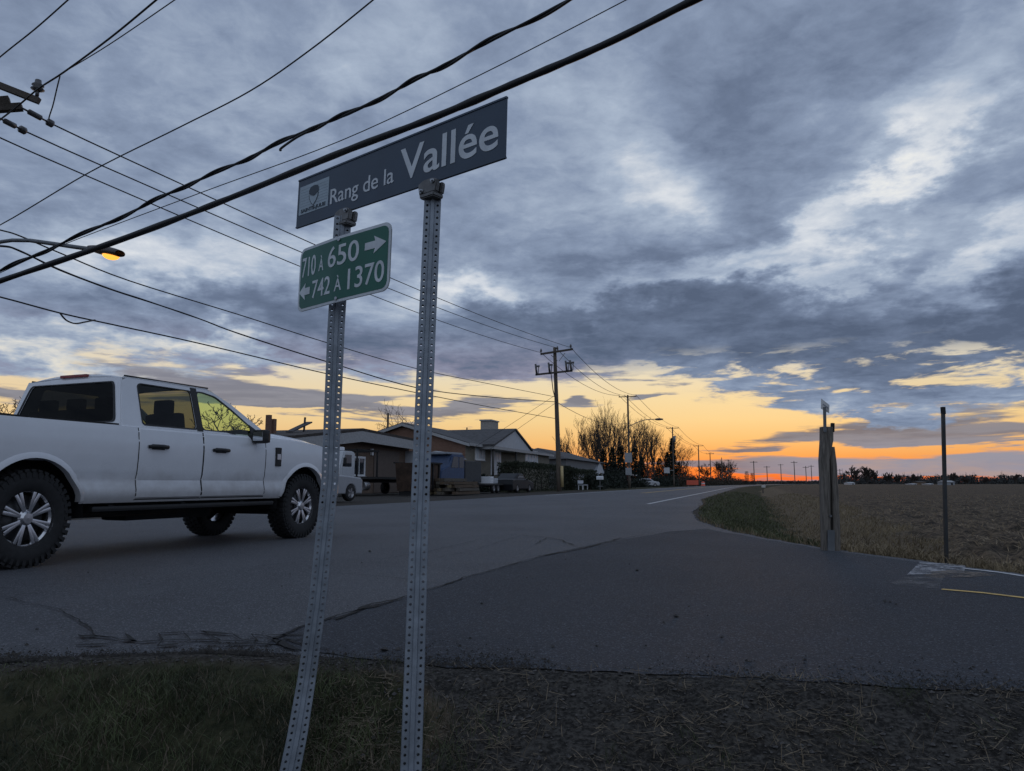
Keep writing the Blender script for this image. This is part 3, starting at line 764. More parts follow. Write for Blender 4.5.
# bed: rail tops, inner walls, floor, bulkhead, tailgate
bx = [x for x in xs if x <= .90]
for s in (-1, 1): mb.grid([[(x, s * .930 * taper(x), 1.285), (x, s * .905 * taper(x), 1.296), (x, s * .84, 1.29), (x, s * .83, 1.27), (x, s * .80, .92)] for x in bx])
mb.grid([[(x, -.80, .92), (x, .80, .92)] for x in bx]); mb.grid([[(.88, a, .92), (.88, a, 1.27), (.90, a, 1.28)] for a in (-.85, .85)])
mb.grid([[(XR, a, .55), (XR, a, 1.285), (XR + .05, a, 1.285), (XR + .05, a, .92)] for a in (-.93, .93)])
# belt shoulder of the cab
cx_ = [x for x in xs if .90 <= x <= WB - .70]
for s in (-1, 1): mb.grid([[(x, s * yprof(1.275) * taper(x), 1.275), (x, s * .905, 1.292), (x, s * .86, 1.292)] for x in cx_])
# arch lips
for xw in (0, WB):
    for s in (-1, 1):
        P_ = []
        for k in range(29):
            a = pi * (-.045 + 1.09 * k / 28); X_, Z_ = xw + RA * cos(a), ZA + RA * sin(a)
            if Z_ < .50: continue
            y_ = yprof(Z_) * taper(X_)
            P_.append([(xw + (RA + .055) * cos(a), s * (yprof(ZA + (RA + .055) * sin(a)) * taper(X_) - .002), ZA + (RA + .055) * sin(a)), (xw + (RA + .03) * cos(a), s * (y_ + .016), ZA + (RA + .03) * sin(a)), (X_, s * (y_ + .018), Z_), (X_, s * (y_ - .06), Z_)])
        mb.grid(P_)
bmesh.ops.remove_doubles(mb.bm, verts=mb.bm.verts, dist=.0006)
body = mb.done('body', white_paint(), TK, True, 32)
for s in (-1, 1):
    mb = MB(); mb.grid([[(x, s * .932 * taper(x), 1.280), (x, s * .934 * taper(x), 1.296), (x, s * .86 * taper(x), 1.302), (x, s * .85, 1.296)] for x in bx if x < .895]); mb.done('bed_rail', black_trim(), TK, True, 40)
# wheel housings, floor and chassis
mb = MB(); mb.box((WB / 2 + .1, 0, .56), (WB - 1.1, 1.66, .05)); mb.done('floor_pan', car_dark, TK)
for xw in (0, WB):
    for s in (-1, 1):
        mb = MB(); mb.grid([[(xw + .55 * cos(pi * k / 14), s * y_, .40 + .57 * sin(pi * k / 14)) for y_ in (.62, .93)] for k in range(15)])
        mb.grid([[(xw + r_ * cos(pi * k / 14), s * .62, .40 + r_ * sin(pi * k / 14) * 1.03) for r_ in (.02, .56)] for k in range(15)])
        mb.done('wheel_housing', car_dark, TK)
mb = MB()
for s in (-1, 1): mb.box((WB / 2, s * .42, .50), (WB + 1.7, .09, .16))
mb.box((WB, 0, .36), (.12, 1.35, .11)); mb.box((0, 0, .38), (.13, 1.35, .12)); mb.box((WB * .55, -.15, .42), (1.3, .4, .2), bevel=.04)
mb.lathe([(.0, -.2), (.15, -.18), (.19, 0), (.15, .18), (0, .2)], (0, .1, .38), (1, 0, 0), 14); mb.cyl((-.9, -.45, .42), (WB * .6, -.4, .42), .045, seg=10)
mb.box((-.75, .0, .48), (.5, 1.0, .2)); mb.done('chassis', car_dark, TK)
# rocker / running board
for s in (-1, 1):
    mb = MB(); mb.box((WB / 2 + .02, s * .86, .475), (WB - 1.25, .14, .05), bevel=.02)
    for k in range(3): mb.box((.9 + k * .95, s * .75, .49), (.06, .25, .04))
    mb.done('running_board', black_trim(), TK)

# doors: outer skins standing a few millimetres proud, with gaps round them
D_R, D_M, D_F = 1.12, 2.03, 3.10
def door(x0, x1, s, hx_):
    n = 16; m = 14
    def off(i, j):
        e = min(i, n - i, j, m - j)
        return .000 if e == 0 else .009
    def pp(i, j):
        x = x0 + (x1 - x0) * i / n; z = .565 + (1.268 - .565) * j / m
        return side_pt(x, z, s, off(i, j))
    xe = [x0] + [x0 + .012 + (x1 - x0 - .024) * k / (n - 2) for k in range(n - 1)] + [x1]
    ze = [.565] + [.577 + (1.268 - .589) * k / (m - 2) for k in range(m - 1)] + [1.268]
    mb = MB(); mb.grid([[side_pt(xe[i], ze[j], s, off(i, j)) for j in range(m + 1)] for i in range(n + 1)])
    d = mb.done('door', white_paint(), TK, True, 30)
    hz = 1.085
    mb = MB(); mb.tube([(hx_ - .13, s * (yprof(hz) + .010), hz), (hx_ - .10, s * (yprof(hz) + .045), hz + .002), (hx_, s * (yprof(hz) + .052), hz + .004), (hx_ + .10, s * (yprof(hz) + .045), hz + .002), (hx_ + .13, s * (yprof(hz) + .010), hz)], [.016, .020, .021, .020, .016], 8)
    mb.box((hx_, s * (yprof(hz) + .011), hz), (.17, .008, .055), bevel=.003); mb.done('handle', black_trim(), d)
    mb = MB()
    for xx in (x0 - .004, x1 + .004): mb.grid([[side_pt(xx - .006, .55 + .72 * k / 14, s, .0015), side_pt(xx + .006, .55 + .72 * k / 14, s, .0015)] for k in range(15)])
    mb.grid([[side_pt(x0 + (x1 - x0) * k / 6, .552, s, .0015), side_pt(x0 + (x1 - x0) * k / 6, .563, s, .0015)] for k in range(7)])
    mb.done('door_gap_shade', grey_line, d)  # dark strips on the skin paint the shade inside the door gaps
for s in (-1, 1): door(D_R, D_M - .012, s, D_R + .24); door(D_M + .004, D_F, s, D_M + .26)

# greenhouse
ZB, ZT = 1.286, 1.785
def gy(z): return .900 - (z - ZB) / (ZT - ZB) * .165
def on_side(s): return lambda a, b, c: (a, s * (gy(b) + c), b)
def arc(pts, r=.045, n=4):                     # round the corners of a polygon
    out = []; m = len(pts)
    for i in range(m):
        p, q, w = Vector(pts[i - 1]), Vector(pts[i]), Vector(pts[(i + 1) % m]); a = (p - q); b = (w - q); rr_ = min(r, a.length * .45, b.length * .45)
        a = q + a.normalized() * rr_; b = q + b.normalized() * rr_
        for k in range(n + 1):
            t = k / n; v = a * (1 - t) ** 2 + q * 2 * t * (1 - t) + b * t * t; out.append((v.x, v.y))
    return out
outer = [(.93, ZB), (.985, 1.58), (1.03, ZT - .03), (1.10, ZT), (2.20, ZT), (2.32, ZT - .02), (2.62, 1.64), (3.26, ZB)]
w_rear = arc([(1.20, 1.315), (1.21, 1.71), (1.25, 1.735), (1.965, 1.735), (1.965, 1.315)])
w_front = arc([(2.055, 1.315), (2.055, 1.735), (2.17, 1.735), (2.36, 1.705), (2.60, 1.575), (2.92, 1.375), (2.93, 1.285), (2.60, 1.285), (2.45, 1.312)])
for s in (-1, 1):
    me_ = plate([outer, w_rear, w_front], .014)
    mb = MB(); mb.mesh(me_, on_side(s)); cs = mb.done('cab_side', white_paint(), TK)
    def grow(poly, g):
        cx0 = sum(p[0] for p in poly) / len(poly); cy0 = sum(p[1] for p in poly) / len(poly)
        return [(cx0 + (a - cx0) * (1 + g), cy0 + (b - cy0) * (1 + g * 1.6)) for a, b in poly]
    for w, gm in ((w_rear, glass_tint), (w_front, glass_front)):
        mb = MB(); mb.mesh(plate([w], 0.0), lambda a, b, c, s=s: (a, s * (gy(b) + .004), b)); win = mb.done('side_window', gm, TK)
        mb = MB(); mb.mesh(plate([grow(w, .035), w], .004), lambda a, b, c, s=s: (a, s * (gy(b) + .016 + c), b)); mb.done('window_trim', black_trim(), win)
    mb = MB(); mb.mesh(plate([[(1.965, 1.29), (1.965, 1.78), (2.055, 1.78), (2.055, 1.29)]], .003), lambda a, b, c, s=s: (a, s * (gy(b) + .0175 + c), b)); mb.done('door_pillar', black_trim(), TK)
# roof with drip rails
def roofp(x, a):
    e = gy(ZT); k = (x - 1.03) / (2.32 - 1.03); kk = 4 * k * (1 - k)
    return (x, a * e, ZT - .004 + .056 * (1 - abs(a) ** 2.4) * (.55 + .45 * min(1, kk * 2)) + .012 * kk - .03 * max(0, (k - .93) / .07) ** 2 * 0)
mb = MB(); mb.grid([[roofp(1.03 + 1.30 * i / 20, -1 + 2 * j / 20) for j in range(21)] for i in range(21)])
for s in (-1, 1): mb.tube([(1.05, s * (gy(ZT) + .004), ZT - .004), (1.6, s * (gy(ZT) + .004), ZT + .006), (2.25, s * (gy(ZT) + .004), ZT)], .013, 6)
mb.done('roof', white_paint(), TK, True, 40)
for s in (-1, 1):
    mb = MB(); mb.tube([(1.06, s * (gy(ZT) + .006), ZT + .016), (2.26, s * (gy(ZT) + .006), ZT + .020)], .009, 6); mb.done('roof_rail', black_trim(), TK)
# windscreen and back window with their frames
def back(a, b, c):
    x = .93 + (b - ZB) / (ZT - ZB) * .10
    return (x - c, a * gy(b), b)
ob = [(-1, ZB), (1, ZB), (1, ZT), (-1, ZT)]; wb_ = arc([(-.90, 1.33), (.90, 1.33), (.86, 1.735), (-.86, 1.735)], .06)
mb = MB(); mb.mesh(plate([ob, wb_], .012), back); mb.grid([[back(-1 + 2 * i / 8, ZT, .0), (1.05, (-1 + 2 * i / 8) * gy(ZT), ZT + .055 * (1 - abs(-1 + 2 * i / 8) ** 2.4))] for i in range(9)]); mb.done('cab_back', white_paint(), TK)
mb = MB(); mb.mesh(plate([wb_], 0), lambda a, b, c: back(a, b, .006)); bw = mb.done('back_window', glass_back, TK)
mb = MB(); mb.mesh(plate([[(a * 1.035, 1.547 + (b - 1.547) * 1.05) for a, b in wb_], wb_], .003), lambda a, b, c: back(a, b, .0165 + c)); mb.done('window_trim', black_trim(), bw)
mb = MB(); mb.box((1.035, 0, ZT + .038), (.05, .42, .03), bevel=.008); mb.done('brake_light', red_lens, TK)
mb = MB(); mb.grid([[(3.28 - .94 * k / 10 - .03 * (1 - (2 * k / 10 - 1) ** 2) + .08 * (1 - (j / 8 - 1) ** 2), (j / 8 - 1) * (gy(ZB) - .02 + (gy(ZT) - gy(ZB)) * k / 10), ZB + .01 + (ZT - ZB - .01) * k / 10) for j in range(17)] for k in range(11)]); mb.done('windscreen', glass('windscreen_glass', (.70, .78, .74)), TK)
mb = MB(); mb.box((WB - .77, 0, 1.30), (.22, 1.5, .05), bevel=.02); mb.done('cowl', black_trim(), TK)
# cabin
for y_ in (-.40, .40):
    mb = MB(); mb.box((2.22, y_, .98), (.52, .52, .2), bevel=.05); mb.box((1.98, y_, 1.22), (.16, .50, .56), Matrix.Rotation(radians(-10), 3, 'Y'), bevel=.05); mb.box((1.92, y_, 1.56), (.09, .26, .17), bevel=.035); mb.done('seat', seat_cloth, TK)
mb = MB(); mb.box((1.40, 0, .98), (.52, 1.5, .2), bevel=.05); mb.box((1.10, 0, 1.22), (.14, 1.45, .52), bevel=.05)
for y_ in (-.45, 0, .45): mb.box((1.08, y_, 1.53), (.08, .24, .12), bevel=.03)
mb.done('bench_seat', seat_cloth, TK)
mb = MB(); mb.box((2.98, 0, 1.14), (.4, 1.62, .30), bevel=.06); mb.done('dashboard', seat_cloth, TK)
mb = MB(); mb.tube([(2.62 + .05 * sin(a), .40 + .19 * cos(a), 1.22 + .18 * sin(a)) for a in [2 * pi * k / 20 for k in range(21)]], .015, 6); mb.tube([(2.62, .4, 1.22), (2.85, .4, 1.14)], .03, 6); mb.done('steering_wheel', black_trim(), TK)
# mirrors
for s in (-1, 1):
    mb = MB(); mb.tube([(2.84, s * .90, 1.27), (2.88, s * .98, 1.26), (2.89, s * 1.03, 1.26)], [.045, .04, .035], 8)
    mb.box((2.89, s * 1.07, 1.275), (.13, .21, .165), bevel=.045); mi_ = mb.done('wing_mirror', black_trim(), TK)
    mb = MB(); mb.box((2.823, s * 1.07, 1.277), (.006, .16, .11), bevel=.002); mb.done('mirror_glass', M('mirror_glass', (.6, .62, .65), .03, 1.0, var=.01), mi_)
    mb = MB(); mb.prism([(2.86, 1.287), (3.12, 1.287), (2.86, 1.42)], -.004, .006, lambda a, b, h, s=s: (a, s * (gy(b) + .02 + h), b)); mb.done('mirror_base', black_trim(), TK)
    # side vent on the front wing
    mb = MB(); mb.box((WB - .60, s * (yprof(1.05) + .004), 1.045), (.11, .022, .235), bevel=.008); v_ = mb.done('wing_vent', black_trim(), TK)
    mb = MB(); mb.box((WB - .60, s * (yprof(1.05) + .018), 1.045), (.07, .006, .07), bevel=.002); mb.done('badge', chrome, v_)
    mb = MB(); mb.box((XF - .14, s * .80 * 1.0, 1.02), (.30, .20, .26), bevel=.05); mb.done('headlight', M('headlight_lens', (.5, .52, .55), .12, .2, var=.05, coat=.5), TK)
    mb = MB(); mb.box((XR + .03, s * .90, 1.0), (.09, .10, .42), bevel=.02); mb.done('tail_light', red_lens, TK)
mb = MB()
mb.box((XF + .01, 0, 1.0), (.08, 1.36, .33), bevel=.02)
for k in range(3): mb.box((XF + .05, 0, .90 + .1 * k), (.03, 1.3, .035), bevel=.01)
mb.done('grille', chrome, TK)
mb = MB(); mb.box((XF + .06, 0, .62), (.2, 1.74, .22), bevel=.06); mb.done('front_bumper', chrome, TK)
mb = MB(); mb.box((XR - .08, 0, .60), (.16, 1.80, .2), bevel=.05); mb.done('rear_bumper', chrome, TK)

# wheels
def wheel(s):
    w = []
    mb = MB(); R0 = .418; hw = .145
    prof = [(.235, -hw * .8), (.262, -hw * .95), (.33, -hw * 1.02), (.385, -hw * .96), (R0 - .012, -hw * .78), (R0 - .014, 0), (R0 - .012, hw * .78), (.385, hw * .96), (.33, hw * 1.02), (.262, hw * .95), (.235, hw * .8)]
    mb.lathe(prof, (0, 0, 0), (0, 1, 0), 48)
    for k in range(40):                        # tread and shoulder blocks
        a = 2 * pi * k / 40; rot = Matrix.Rotation(-a, 3, 'Y')
        for y_, wd, sh in ((-.105, .07, .0), (-.035, .055, .5), (.035, .055, 0), (.105, .07, .5)):
            rot2 = Matrix.Rotation(-(a + sh * 2 * pi / 40), 3, 'Y'); c = rot2 @ Vector((R0 - .008, y_, 0)); mb.box(c, (.022, wd, .040), rot2)
        for y_ in (-hw * .99, hw * .99): c = rot @ Vector((R0 - .045, y_, 0)); mb.box(c, (.045, .014, .028), rot)
    ty_ = mb.done('tyre', rubber(), None)
    mb = MB()
    mb.lathe([(.252, s * hw * .9), (.245, s * hw * .72), (.225, s * hw * .6), (.222, -s * hw * .7)], (0, 0, 0), (0, 1, 0), 40)
    mb.lathe([(.001, s * hw * .95), (.045, s * hw * .94), (.062, s * hw * .78), (.075, s * hw * .70), (.085, s * hw * .35)], (0, 0, 0), (0, 1, 0), 20)
    for k in range(8):
        a = 2 * pi * k / 8
        for e in (-.10, .10):
            p0 = Vector((.06 * cos(a), s * hw * .70, .06 * sin(a))); p1 = Vector((.232 * cos(a + e), s * hw * .74, .232 * sin(a + e))); mb.bar(p0, p1, .032, .030, up=(0, 1, 0), bevel=.006)
    mb.done('rim', chrome, ty_, True, 35)
    mb = MB(); mb.lathe([(.20, s * .02), (.20, s * .035), (.03, s * .035)], (0, 0, 0), (0, 1, 0), 28); mb.done('brake_disc', M('brake_disc', (.10, .10, .105), .5, .8, var=.2), ty_)
    return ty_
for s in (-1, 1):
    for xw in (0, WB):
        o = wheel(s); o.name = 'wheel'; o.parent = TK; o.location = (xw, s * .795, .418); o.rotation_euler = (0, .35 + xw, 0)

# ------------------------------------------------------------------ utility poles, street lamps, wires
porcelain = M('grey_insulator', (.09, .085, .085), .3, var=.2)
arm_wood = M('crossarm_wood', (.085, .070, .058), .85, var=.3, scale=6, stretch=(1, 8, 8))
metal_grey = M('dull_grey_metal', (.16, .17, .18), .55, .5, var=.2)
transf = M('transformer_grey', (.20, .21, .22), .5, .2, var=.1)
lamp_amber = M('sodium_lamp_lens', (.9, .45, .1), .3, var=.05, emit=(1.0, .40, .05), estr=1.6)
def insulator(mb, p, h=.22, r=.07):
    p = Vector(p); mb.cyl(p, p + Vector((0, 0, h * .35)), r * .28, seg=6)
    mb.lathe([(r * .4, h * .3), (r, h * .42), (r * .55, h * .55), (r * .9, h * .66), (r * .5, h * .8), (r * .45, h), (0.001, h)], p, (0, 0, 1), 10)
def pole(loc, h, label, lean=(0, 0), r0=.16, r1=.11, group='utility poles along the road'):
    o = thing('utility_pole', loc, RROT, label, 'utility pole', group)
    mb = MB(); n = 8
    mb.tube([(lean[0] * k / n, lean[1] * k / n, -.4 + (h + .4) * k / n) for k in range(n + 1)], [r0 + (r1 - r0) * k / n for k in range(n + 1)], 12)
    mb.done('shaft', wood_pole(), o); return o
def crossarm(o, z, half, yaw=0.0, pins=(-.94, -.35, .94), y_=-.14, brace=True, sz=.12, off=0.0, x0=0.0):
    rot = Matrix.Rotation(yaw, 3, 'Z'); T = lambda a, b, c: Vector((x0, 0, 0)) + rot @ Vector((a + off, b, c))
    mb = MB(); mb.box(T(0, y_, z), (2 * half, .10, sz), rot)
    if brace:
        for s in (-1, 1): mb.bar(T(s * half * .5, y_ - .06, z), T(0, y_ - .06, z - .6), .035, .02)
    a = mb.done('crossarm', arm_wood, o)
    for p in pins:
        mb = MB(); insulator(mb, T(p * half, y_, z + sz / 2)); mb.done('insulator', porcelain, a)
    return a, T
def cobra(o, z, reach, rise=.5, lit=False, px_=0.0, size=1.0):
    mb = MB(); pts = [(px_ + .1 + reach * k / 10, 0, z + rise * sin(pi * .5 * min(1, k / 10 * 1.25)) - .0 * k) for k in range(11)]
    mb.tube(pts, .035 * size, 8); a = mb.done('lamp_arm', metal_grey, o)
    e = Vector(pts[-1]); mb = MB()
    mb.grid([[e + Vector((-.05 + .72 * size * u_, sin(a_) * (.045 + .13 * sin(pi * min(1, u_ * .92 + .1)) ** .7) * size, (cos(a_) * (.05 + .06 * sin(pi * min(1, u_ * .9 + .12))) - .015) * size)) for a_ in [2 * pi * k / 14 for k in range(15)]] for u_ in [k / 10 for k in range(11)]])
    hd = mb.done('lamp_head', M('lamp_head_grey', (.10, .10, .11), .5, .3, var=.15), a, True)
    mb = MB(); mb.lathe([(.001, -.115), (.08, -.105), (.125, -.07), (.135, -.03)], e + Vector((.40 * size, 0, -.01)), (0, 0, 1), 16)
    for v in mb.bm.verts: v.co.x = e.x + .4 * size + (v.co.x - e.x - .4 * size) * 1.5 * size; v.co.y *= size
    mb.done('lamp_lens', lamp_amber if lit else M('unlit_lens', (.3, .28, .24), .25, var=.1), hd); return o
def Wd(o, v):                                  # local point of a pole in world coordinates
    return Matrix.Translation(o.location) @ Matrix.Rotation(o.rotation_euler[2], 4, 'Z') @ Vector(v)

# pole beyond the left edge of the frame: its arm ends, dead-end strings and lit lamp reach into view
tn = tp(-66, -18.0); gN = R(tn, -18.0); YN = gN.y
NP = pole(gN, U(-34, 60, YN).z + .6, 'wooden pole at the left edge carrying crossarms and a lit amber lamp', r0=.19, r1=.14)
def loc_(o, w): return Matrix.Rotation(-o.rotation_euler[2], 3, 'Z') @ (Vector(w) - o.location)
aw0, aw1 = loc_(NP, U(-60, 62, YN - .1)), loc_(NP, U(39, 101, YN + .2))
mb = MB(); mb.bar(aw0, aw1, .13, .15); ca = mb.done('crossarm', arm_wood, NP)
mb = MB(); insulator(mb, loc_(NP, U(37, 96, YN + .15)), .42, .16); mb.done('insulator', porcelain, ca)
for (x0, y0, x1, y1, w) in ((-50, 112, 22, 107, .17), (-50, 106, 10, 101, .20)):
    mb = MB(); mb.bar(loc_(NP, U(x0, y0, YN + .1)), loc_(NP, U(x1, y1, YN + .55)), w, w); mb.done('crossarm', arm_wood, NP)
def string(a, b, o):
    a, b = loc_(o, a), loc_(o, b); mb = MB(); d = b - a
    mb.tube([a, b], .025, 6); mb.tube([a + d * .2, a + d * .24, a + d * .66, a + d * .7], [.03, .075, .075, .03], 8)
    mb.lathe([(.02, -.09), (.1, -.06), (.1, .06), (.02, .09)], b, d, 10); mb.done('insulator', porcelain, o)
DE = [U(50, 123, YN + 1.2), U(22.5, 130, YN + 1.2), U(-6, 135, YN + 1.2)]
string(U(22, 108, YN + .5), DE[0], NP); string(U(-1, 118, YN + .5), DE[1], NP)
# lamp arm
pts = [(-40, 262), (-18, 248), (0, 242), (12, 240.3), (30, 240.5), (55, 244), (75, 247), (90, 249)]
mb = MB(); mb.tube([loc_(NP, U(a, b, YN - .2 - 2.2 * (a + 40) / 130)) for a, b in pts], .045, 8); la = mb.done('lamp_arm', metal_grey, NP)
e0, e1 = loc_(NP, U(90, 249, YN - 2.3)), loc_(NP, U(120, 254.5, YN - 2.75)); d = e1 - e0; dn = d.normalized(); sd_ = dn.cross(Vector((0, 0, 1))).normalized(); upv = sd_.cross(dn); L_ = d.length
mb = MB(); mb.grid([[e0 + dn * (L_ * u_) + sd_ * (sin(a_) * (.05 + .12 * sin(pi * min(1, u_ * .80 + .06)) ** .8)) + upv * (cos(a_) * (.045 + .05 * sin(pi * min(1, u_ * .8 + .06))) + .02) for a_ in [2 * pi * k / 16 for k in range(17)]] for u_ in [k / 12 for k in range(13)]])
hd = mb.done('lamp_head', M('lamp_head_brown', (.075, .06, .055), .5, .3, var=.15), la, True)
mb = MB(); cL = e0 + dn * (L_ * .72) - upv * .045
mb.grid([[cL + dn * (.24 * sin(t_) * cos(a_)) + sd_ * (.12 * sin(t_) * sin(a_)) - upv * (.10 * cos(t_)) for a_ in [2 * pi * k / 16 for k in range(17)]] for t_ in [pi / 2 * k / 5 for k in range(6)]])
mb.done('lamp_lens', lamp_amber, hd, True)

# pole with cut-outs in mid distance
t2 = tp(559.5, -16.4); g2 = R(t2, -16.4); Y2 = g2.y
h2 = U(557, 350, Y2).z; P2 = pole(g2, h2 + .25, 'wooden pole with two crossarms and fuse cut-outs beside the hedge', lean=(-.35, 0), r0=.24, r1=.15)
kx = lambda px, py: loc_(P2, U(px, py, Y2))
yaw2 = 0.18
def armline(o, a, b, w):
    mb = MB(); mb.bar(a, b, w, w * 1.15); return mb.done('crossarm', arm_wood, o)
a0, a1 = kx(541, 354.5), kx(573.5, 349.5); a0.y -= .2; a1.y -= .2
c1 = armline(P2, a0, a1, .15)
for f in (.02, .52, .93): mb = MB(); insulator(mb, a0.lerp(a1, f) + Vector((0, 0, .08)), .40, .13); mb.done('insulator', porcelain, c1)
b0, b1 = kx(536, 375), kx(573, 371); b0.y -= .2; b1.y -= .2
c2 = armline(P2, b0, b1, .14)
for f in (.05, .40, .86, .98):
    p = b0.lerp(b1, f); mb = MB(); mb.tube([p + Vector((0, -.1, -.1)), p + Vector((-.12, -.15, .95))], [.10, .09], 8); mb.box(p + Vector((.12, -.18, .72)), (.3, .12, .16)); mb.bar(p + Vector((.2, -.2, .7)), p + Vector((.15, -.2, .0)), .06); mb.done('fuse_cutout', porcelain, c2)
for s in (-.3, .3): pass
mb = MB(); mb.bar(kx(551, 355), kx(557.5, 361), .05, .05); mb.bar(kx(565, 353), kx(559, 361), .05, .05); mb.done('brace', metal_grey, P2)
mb = MB(); mb.tube([b0.lerp(b1, .42), kx(553, 390), kx(556, 402), kx(557, 410)], .045, 6); mb.done('riser_cable', cable(), P2)
mb = MB(); mb.tube([kx(562.6, 466) + Vector((0, -.28, 0)), kx(563.0, 487) + Vector((0, -.28, 0))], .13, 10); mb.done('cable_guard', M('pale_yellow_guard', (.52, .40, .20), .6, var=.12), P2)

# poles receding beside the road
def far_pole(px, p, ytop, label, half=1.25, drop=.25, **k):
    t = tpb(px, p)
    g = R(t, p); h = U(px, ytop, g.y).z
    o = pole(g, h, label, r0=.17, r1=.12, **k); 
    if half: crossarm(o, h - drop, half, pins=(-.95, -.3, .95), brace=g.y < 160)
    return o, h, g
P3, h3, g3 = far_pole(629.5, -16.2, 395, 'wooden pole with arched unlit lamp and a square sign beside the sedan'); cobra(P3, h3 * .66, 3.7, .9, size=1.5)
mb = MB(); mb.box((-.05, -.24, 4.2), (1.0, .05, 1.35), bevel=.01); sgn_m = M('pale_grey_sign_back', (.35, .36, .37), .5, .2, var=.1); mb.done('sign_panel', sgn_m, P3)
mb = MB(); mb.box((-.05, -.24, 2.3), (.85, .05, 1.0), bevel=.01); mb.done('sign_panel', sgn_m, P3)
P4, h4, g4 = far_pole(674, -16.2, 427, 'wooden pole with one crossarm in front of the dark conifer'); mb = MB(); mb.cyl((.35, -.1, h4 - 3.2), (.35, -.1, h4 - 1.9), .28, seg=12); mb.done('transformer', transf, P4)
mb = MB(); mb.box((-1.35, -.3, 3.3), (1.15, .06, 1.15), bevel=.01); mb.bar((-.7, -.25, 3.3), (0, -.2, 3.3), .06); mb.done('sign_panel', M('white_sign_panel', (.6, .6, .6), .5, var=.05), P4)
P5, h5, g5 = far_pole(699.5, -15.5, 445, 'dark pole with a crossarm, first one right of the orange barrier')
P6, h6, g6 = far_pole(711, -15.5, 453, 'dark pole with a short crossarm, second one right of the orange barrier', half=1.1)
P7, h7, g7 = far_pole(722.5, -15.5, 457.5, 'slim dark pole without crossarm against the orange sky', half=0)
P8, h8, g8 = far_pole(729, -15.5, 459.5, 'distant dark pole with crossarm left of the twin cedars', half=1.2)
for px, yt, lab in ((754.5, 461, 'distant pole just right of the twin cedars'), (767.5, 466, 'distant pole second right of the twin cedars'), (781.5, 464, 'distant pole third right of the twin cedars')):
    Yf = 330.0 + (px - 754) * 4; g = U(px, 483, Yf); g.z = 0; h = U(px, yt, Yf).z
    o = pole(g, h, lab + ', against the orange horizon', r0=.22, r1=.18); crossarm(o, h - .5, 1.6, pins=(), brace=False, sz=.22)
for i, (px, yt) in enumerate(((795, 461), (806.5, 466), (812, 465), (840.5, 469), (847, 471))):
    Yf = 420.0 + i * 30; g = U(px, 483, Yf); g.z = 0; h = U(px, yt, Yf).z
    o = pole(g, h, ['faint tall pole left of the split wooden post', 'faint pole second left of the split wooden post', 'faint pole nearest left of the split wooden post', 'faint pole right of the split wooden post', 'shorter faint pole right of the split wooden post'][i] + ' beyond the field', r0=.24, r1=.2, group='faint poles beyond the field'); crossarm(o, h - .8, 1.8, pins=(), brace=False, sz=.26)

# wires: every one a thing of its own
def wire(name, pts, rad, label, group='overhead wires', sag=0.0, seg=6, wob=0.0, sub=6):
    pts = [Vector(p) for p in pts]; out_ = []
    n = len(pts)
    for i in range(n - 1):                      # Catmull-Rom through the points
        p0, p1, p2, p3 = pts[max(i - 1, 0)], pts[i], pts[i + 1], pts[min(i + 2, n - 1)]
        for k in range(sub):
            t = k / sub; out_.append(.5 * ((2 * p1) + (p2 - p0) * t + (2 * p0 - 5 * p1 + 4 * p2 - p3) * t * t + (3 * p1 - p0 - 3 * p2 + p3) * t ** 3))
    out_.append(pts[-1])
    if sag: 
        m = len(out_) - 1
        for i, p in enumerate(out_): p.z -= sag * 4 * (i / m) * (1 - i / m)
    c = out_[0].copy(); mb = MB(); r = rad if not isinstance(rad, tuple) else [rad[0] + (rad[1] - rad[0]) * i / (len(out_) - 1) for i in range(len(out_))]
    if wob:
        rr_ = [rad] * len(out_) if not isinstance(r, list) else r
        r = [q_ * (1 + wob * pnoise(Vector((i * .37, 3.3, 1)))) for i, q_ in enumerate(rr_)]
    mb.tube([p - c for p in out_], r, seg)
    o = mb.done(name, cable(), None); o.location = c
    tag(o, label, 'wire', group); return o
def line(px, Ya, Yb, **k):                      # pixel polyline with distance running evenly in 1/Y
    n = len(px) - 1; x0, x1 = px[0][0], px[-1][0]
    return [U(a, b, 1 / ((1 / Ya) + (1 / Yb - 1 / Ya) * (a - x0) / (x1 - x0))) for a, b in px]
wire('communication_cable', line([(-90, 312), (0, 281), (120, 240), (230, 198), (340, 153), (430, 119), (520, 81), (610, 42), (700, -3), (800, -50)], 11.5, 6.2), .038, 'thickest black cable running from the left edge over the street sign', wob=.25, seg=8, sub=10)
bun = [(-90, 312), (0, 271), (40, 253), (90, 231), (140, 208), (180, 188), (225, 169), (265, 150), (310, 129), (350, 113), (400, 88), (440, 67), (500, 36), (575, -3), (660, -50)]
bp = line(bun, 12.5, 7.4)
wire('twisted_cable', bp, .020, 'wavy twisted black cable above the thickest cable, left upper sky', wob=.3, sub=12)
hp = []
for i in range(len(bp) - 1):
    for k in range(10):
        p = bp[i].lerp(bp[i + 1], k / 10); a = (i * 10 + k) * .42; hp.append(p + Vector((.0, sin(a) * .032, cos(a) * .032)))
wire('twisted_cable', hp, .017, 'second strand wound round the wavy twisted black cable', sub=2)
k0 = bp[8]; wire('cable_tail', [bp[8] + Vector((.05, 0, .0)), bp[8] + Vector((-.16, 0, -.11)), bp[8] + Vector((-.36, 0, -.26)), bp[8] + Vector((-.37, 0, -.30))], .016, 'short loose cable end hanging under the wavy twisted cable')
wire('thin_wire', line([(0, 273), (60, 246), (200, 193), (340, 141), (480, 75), (626, 0), (720, -50)], 15, 8.5), .008, 'thin wire between the two thick cables above the sign')
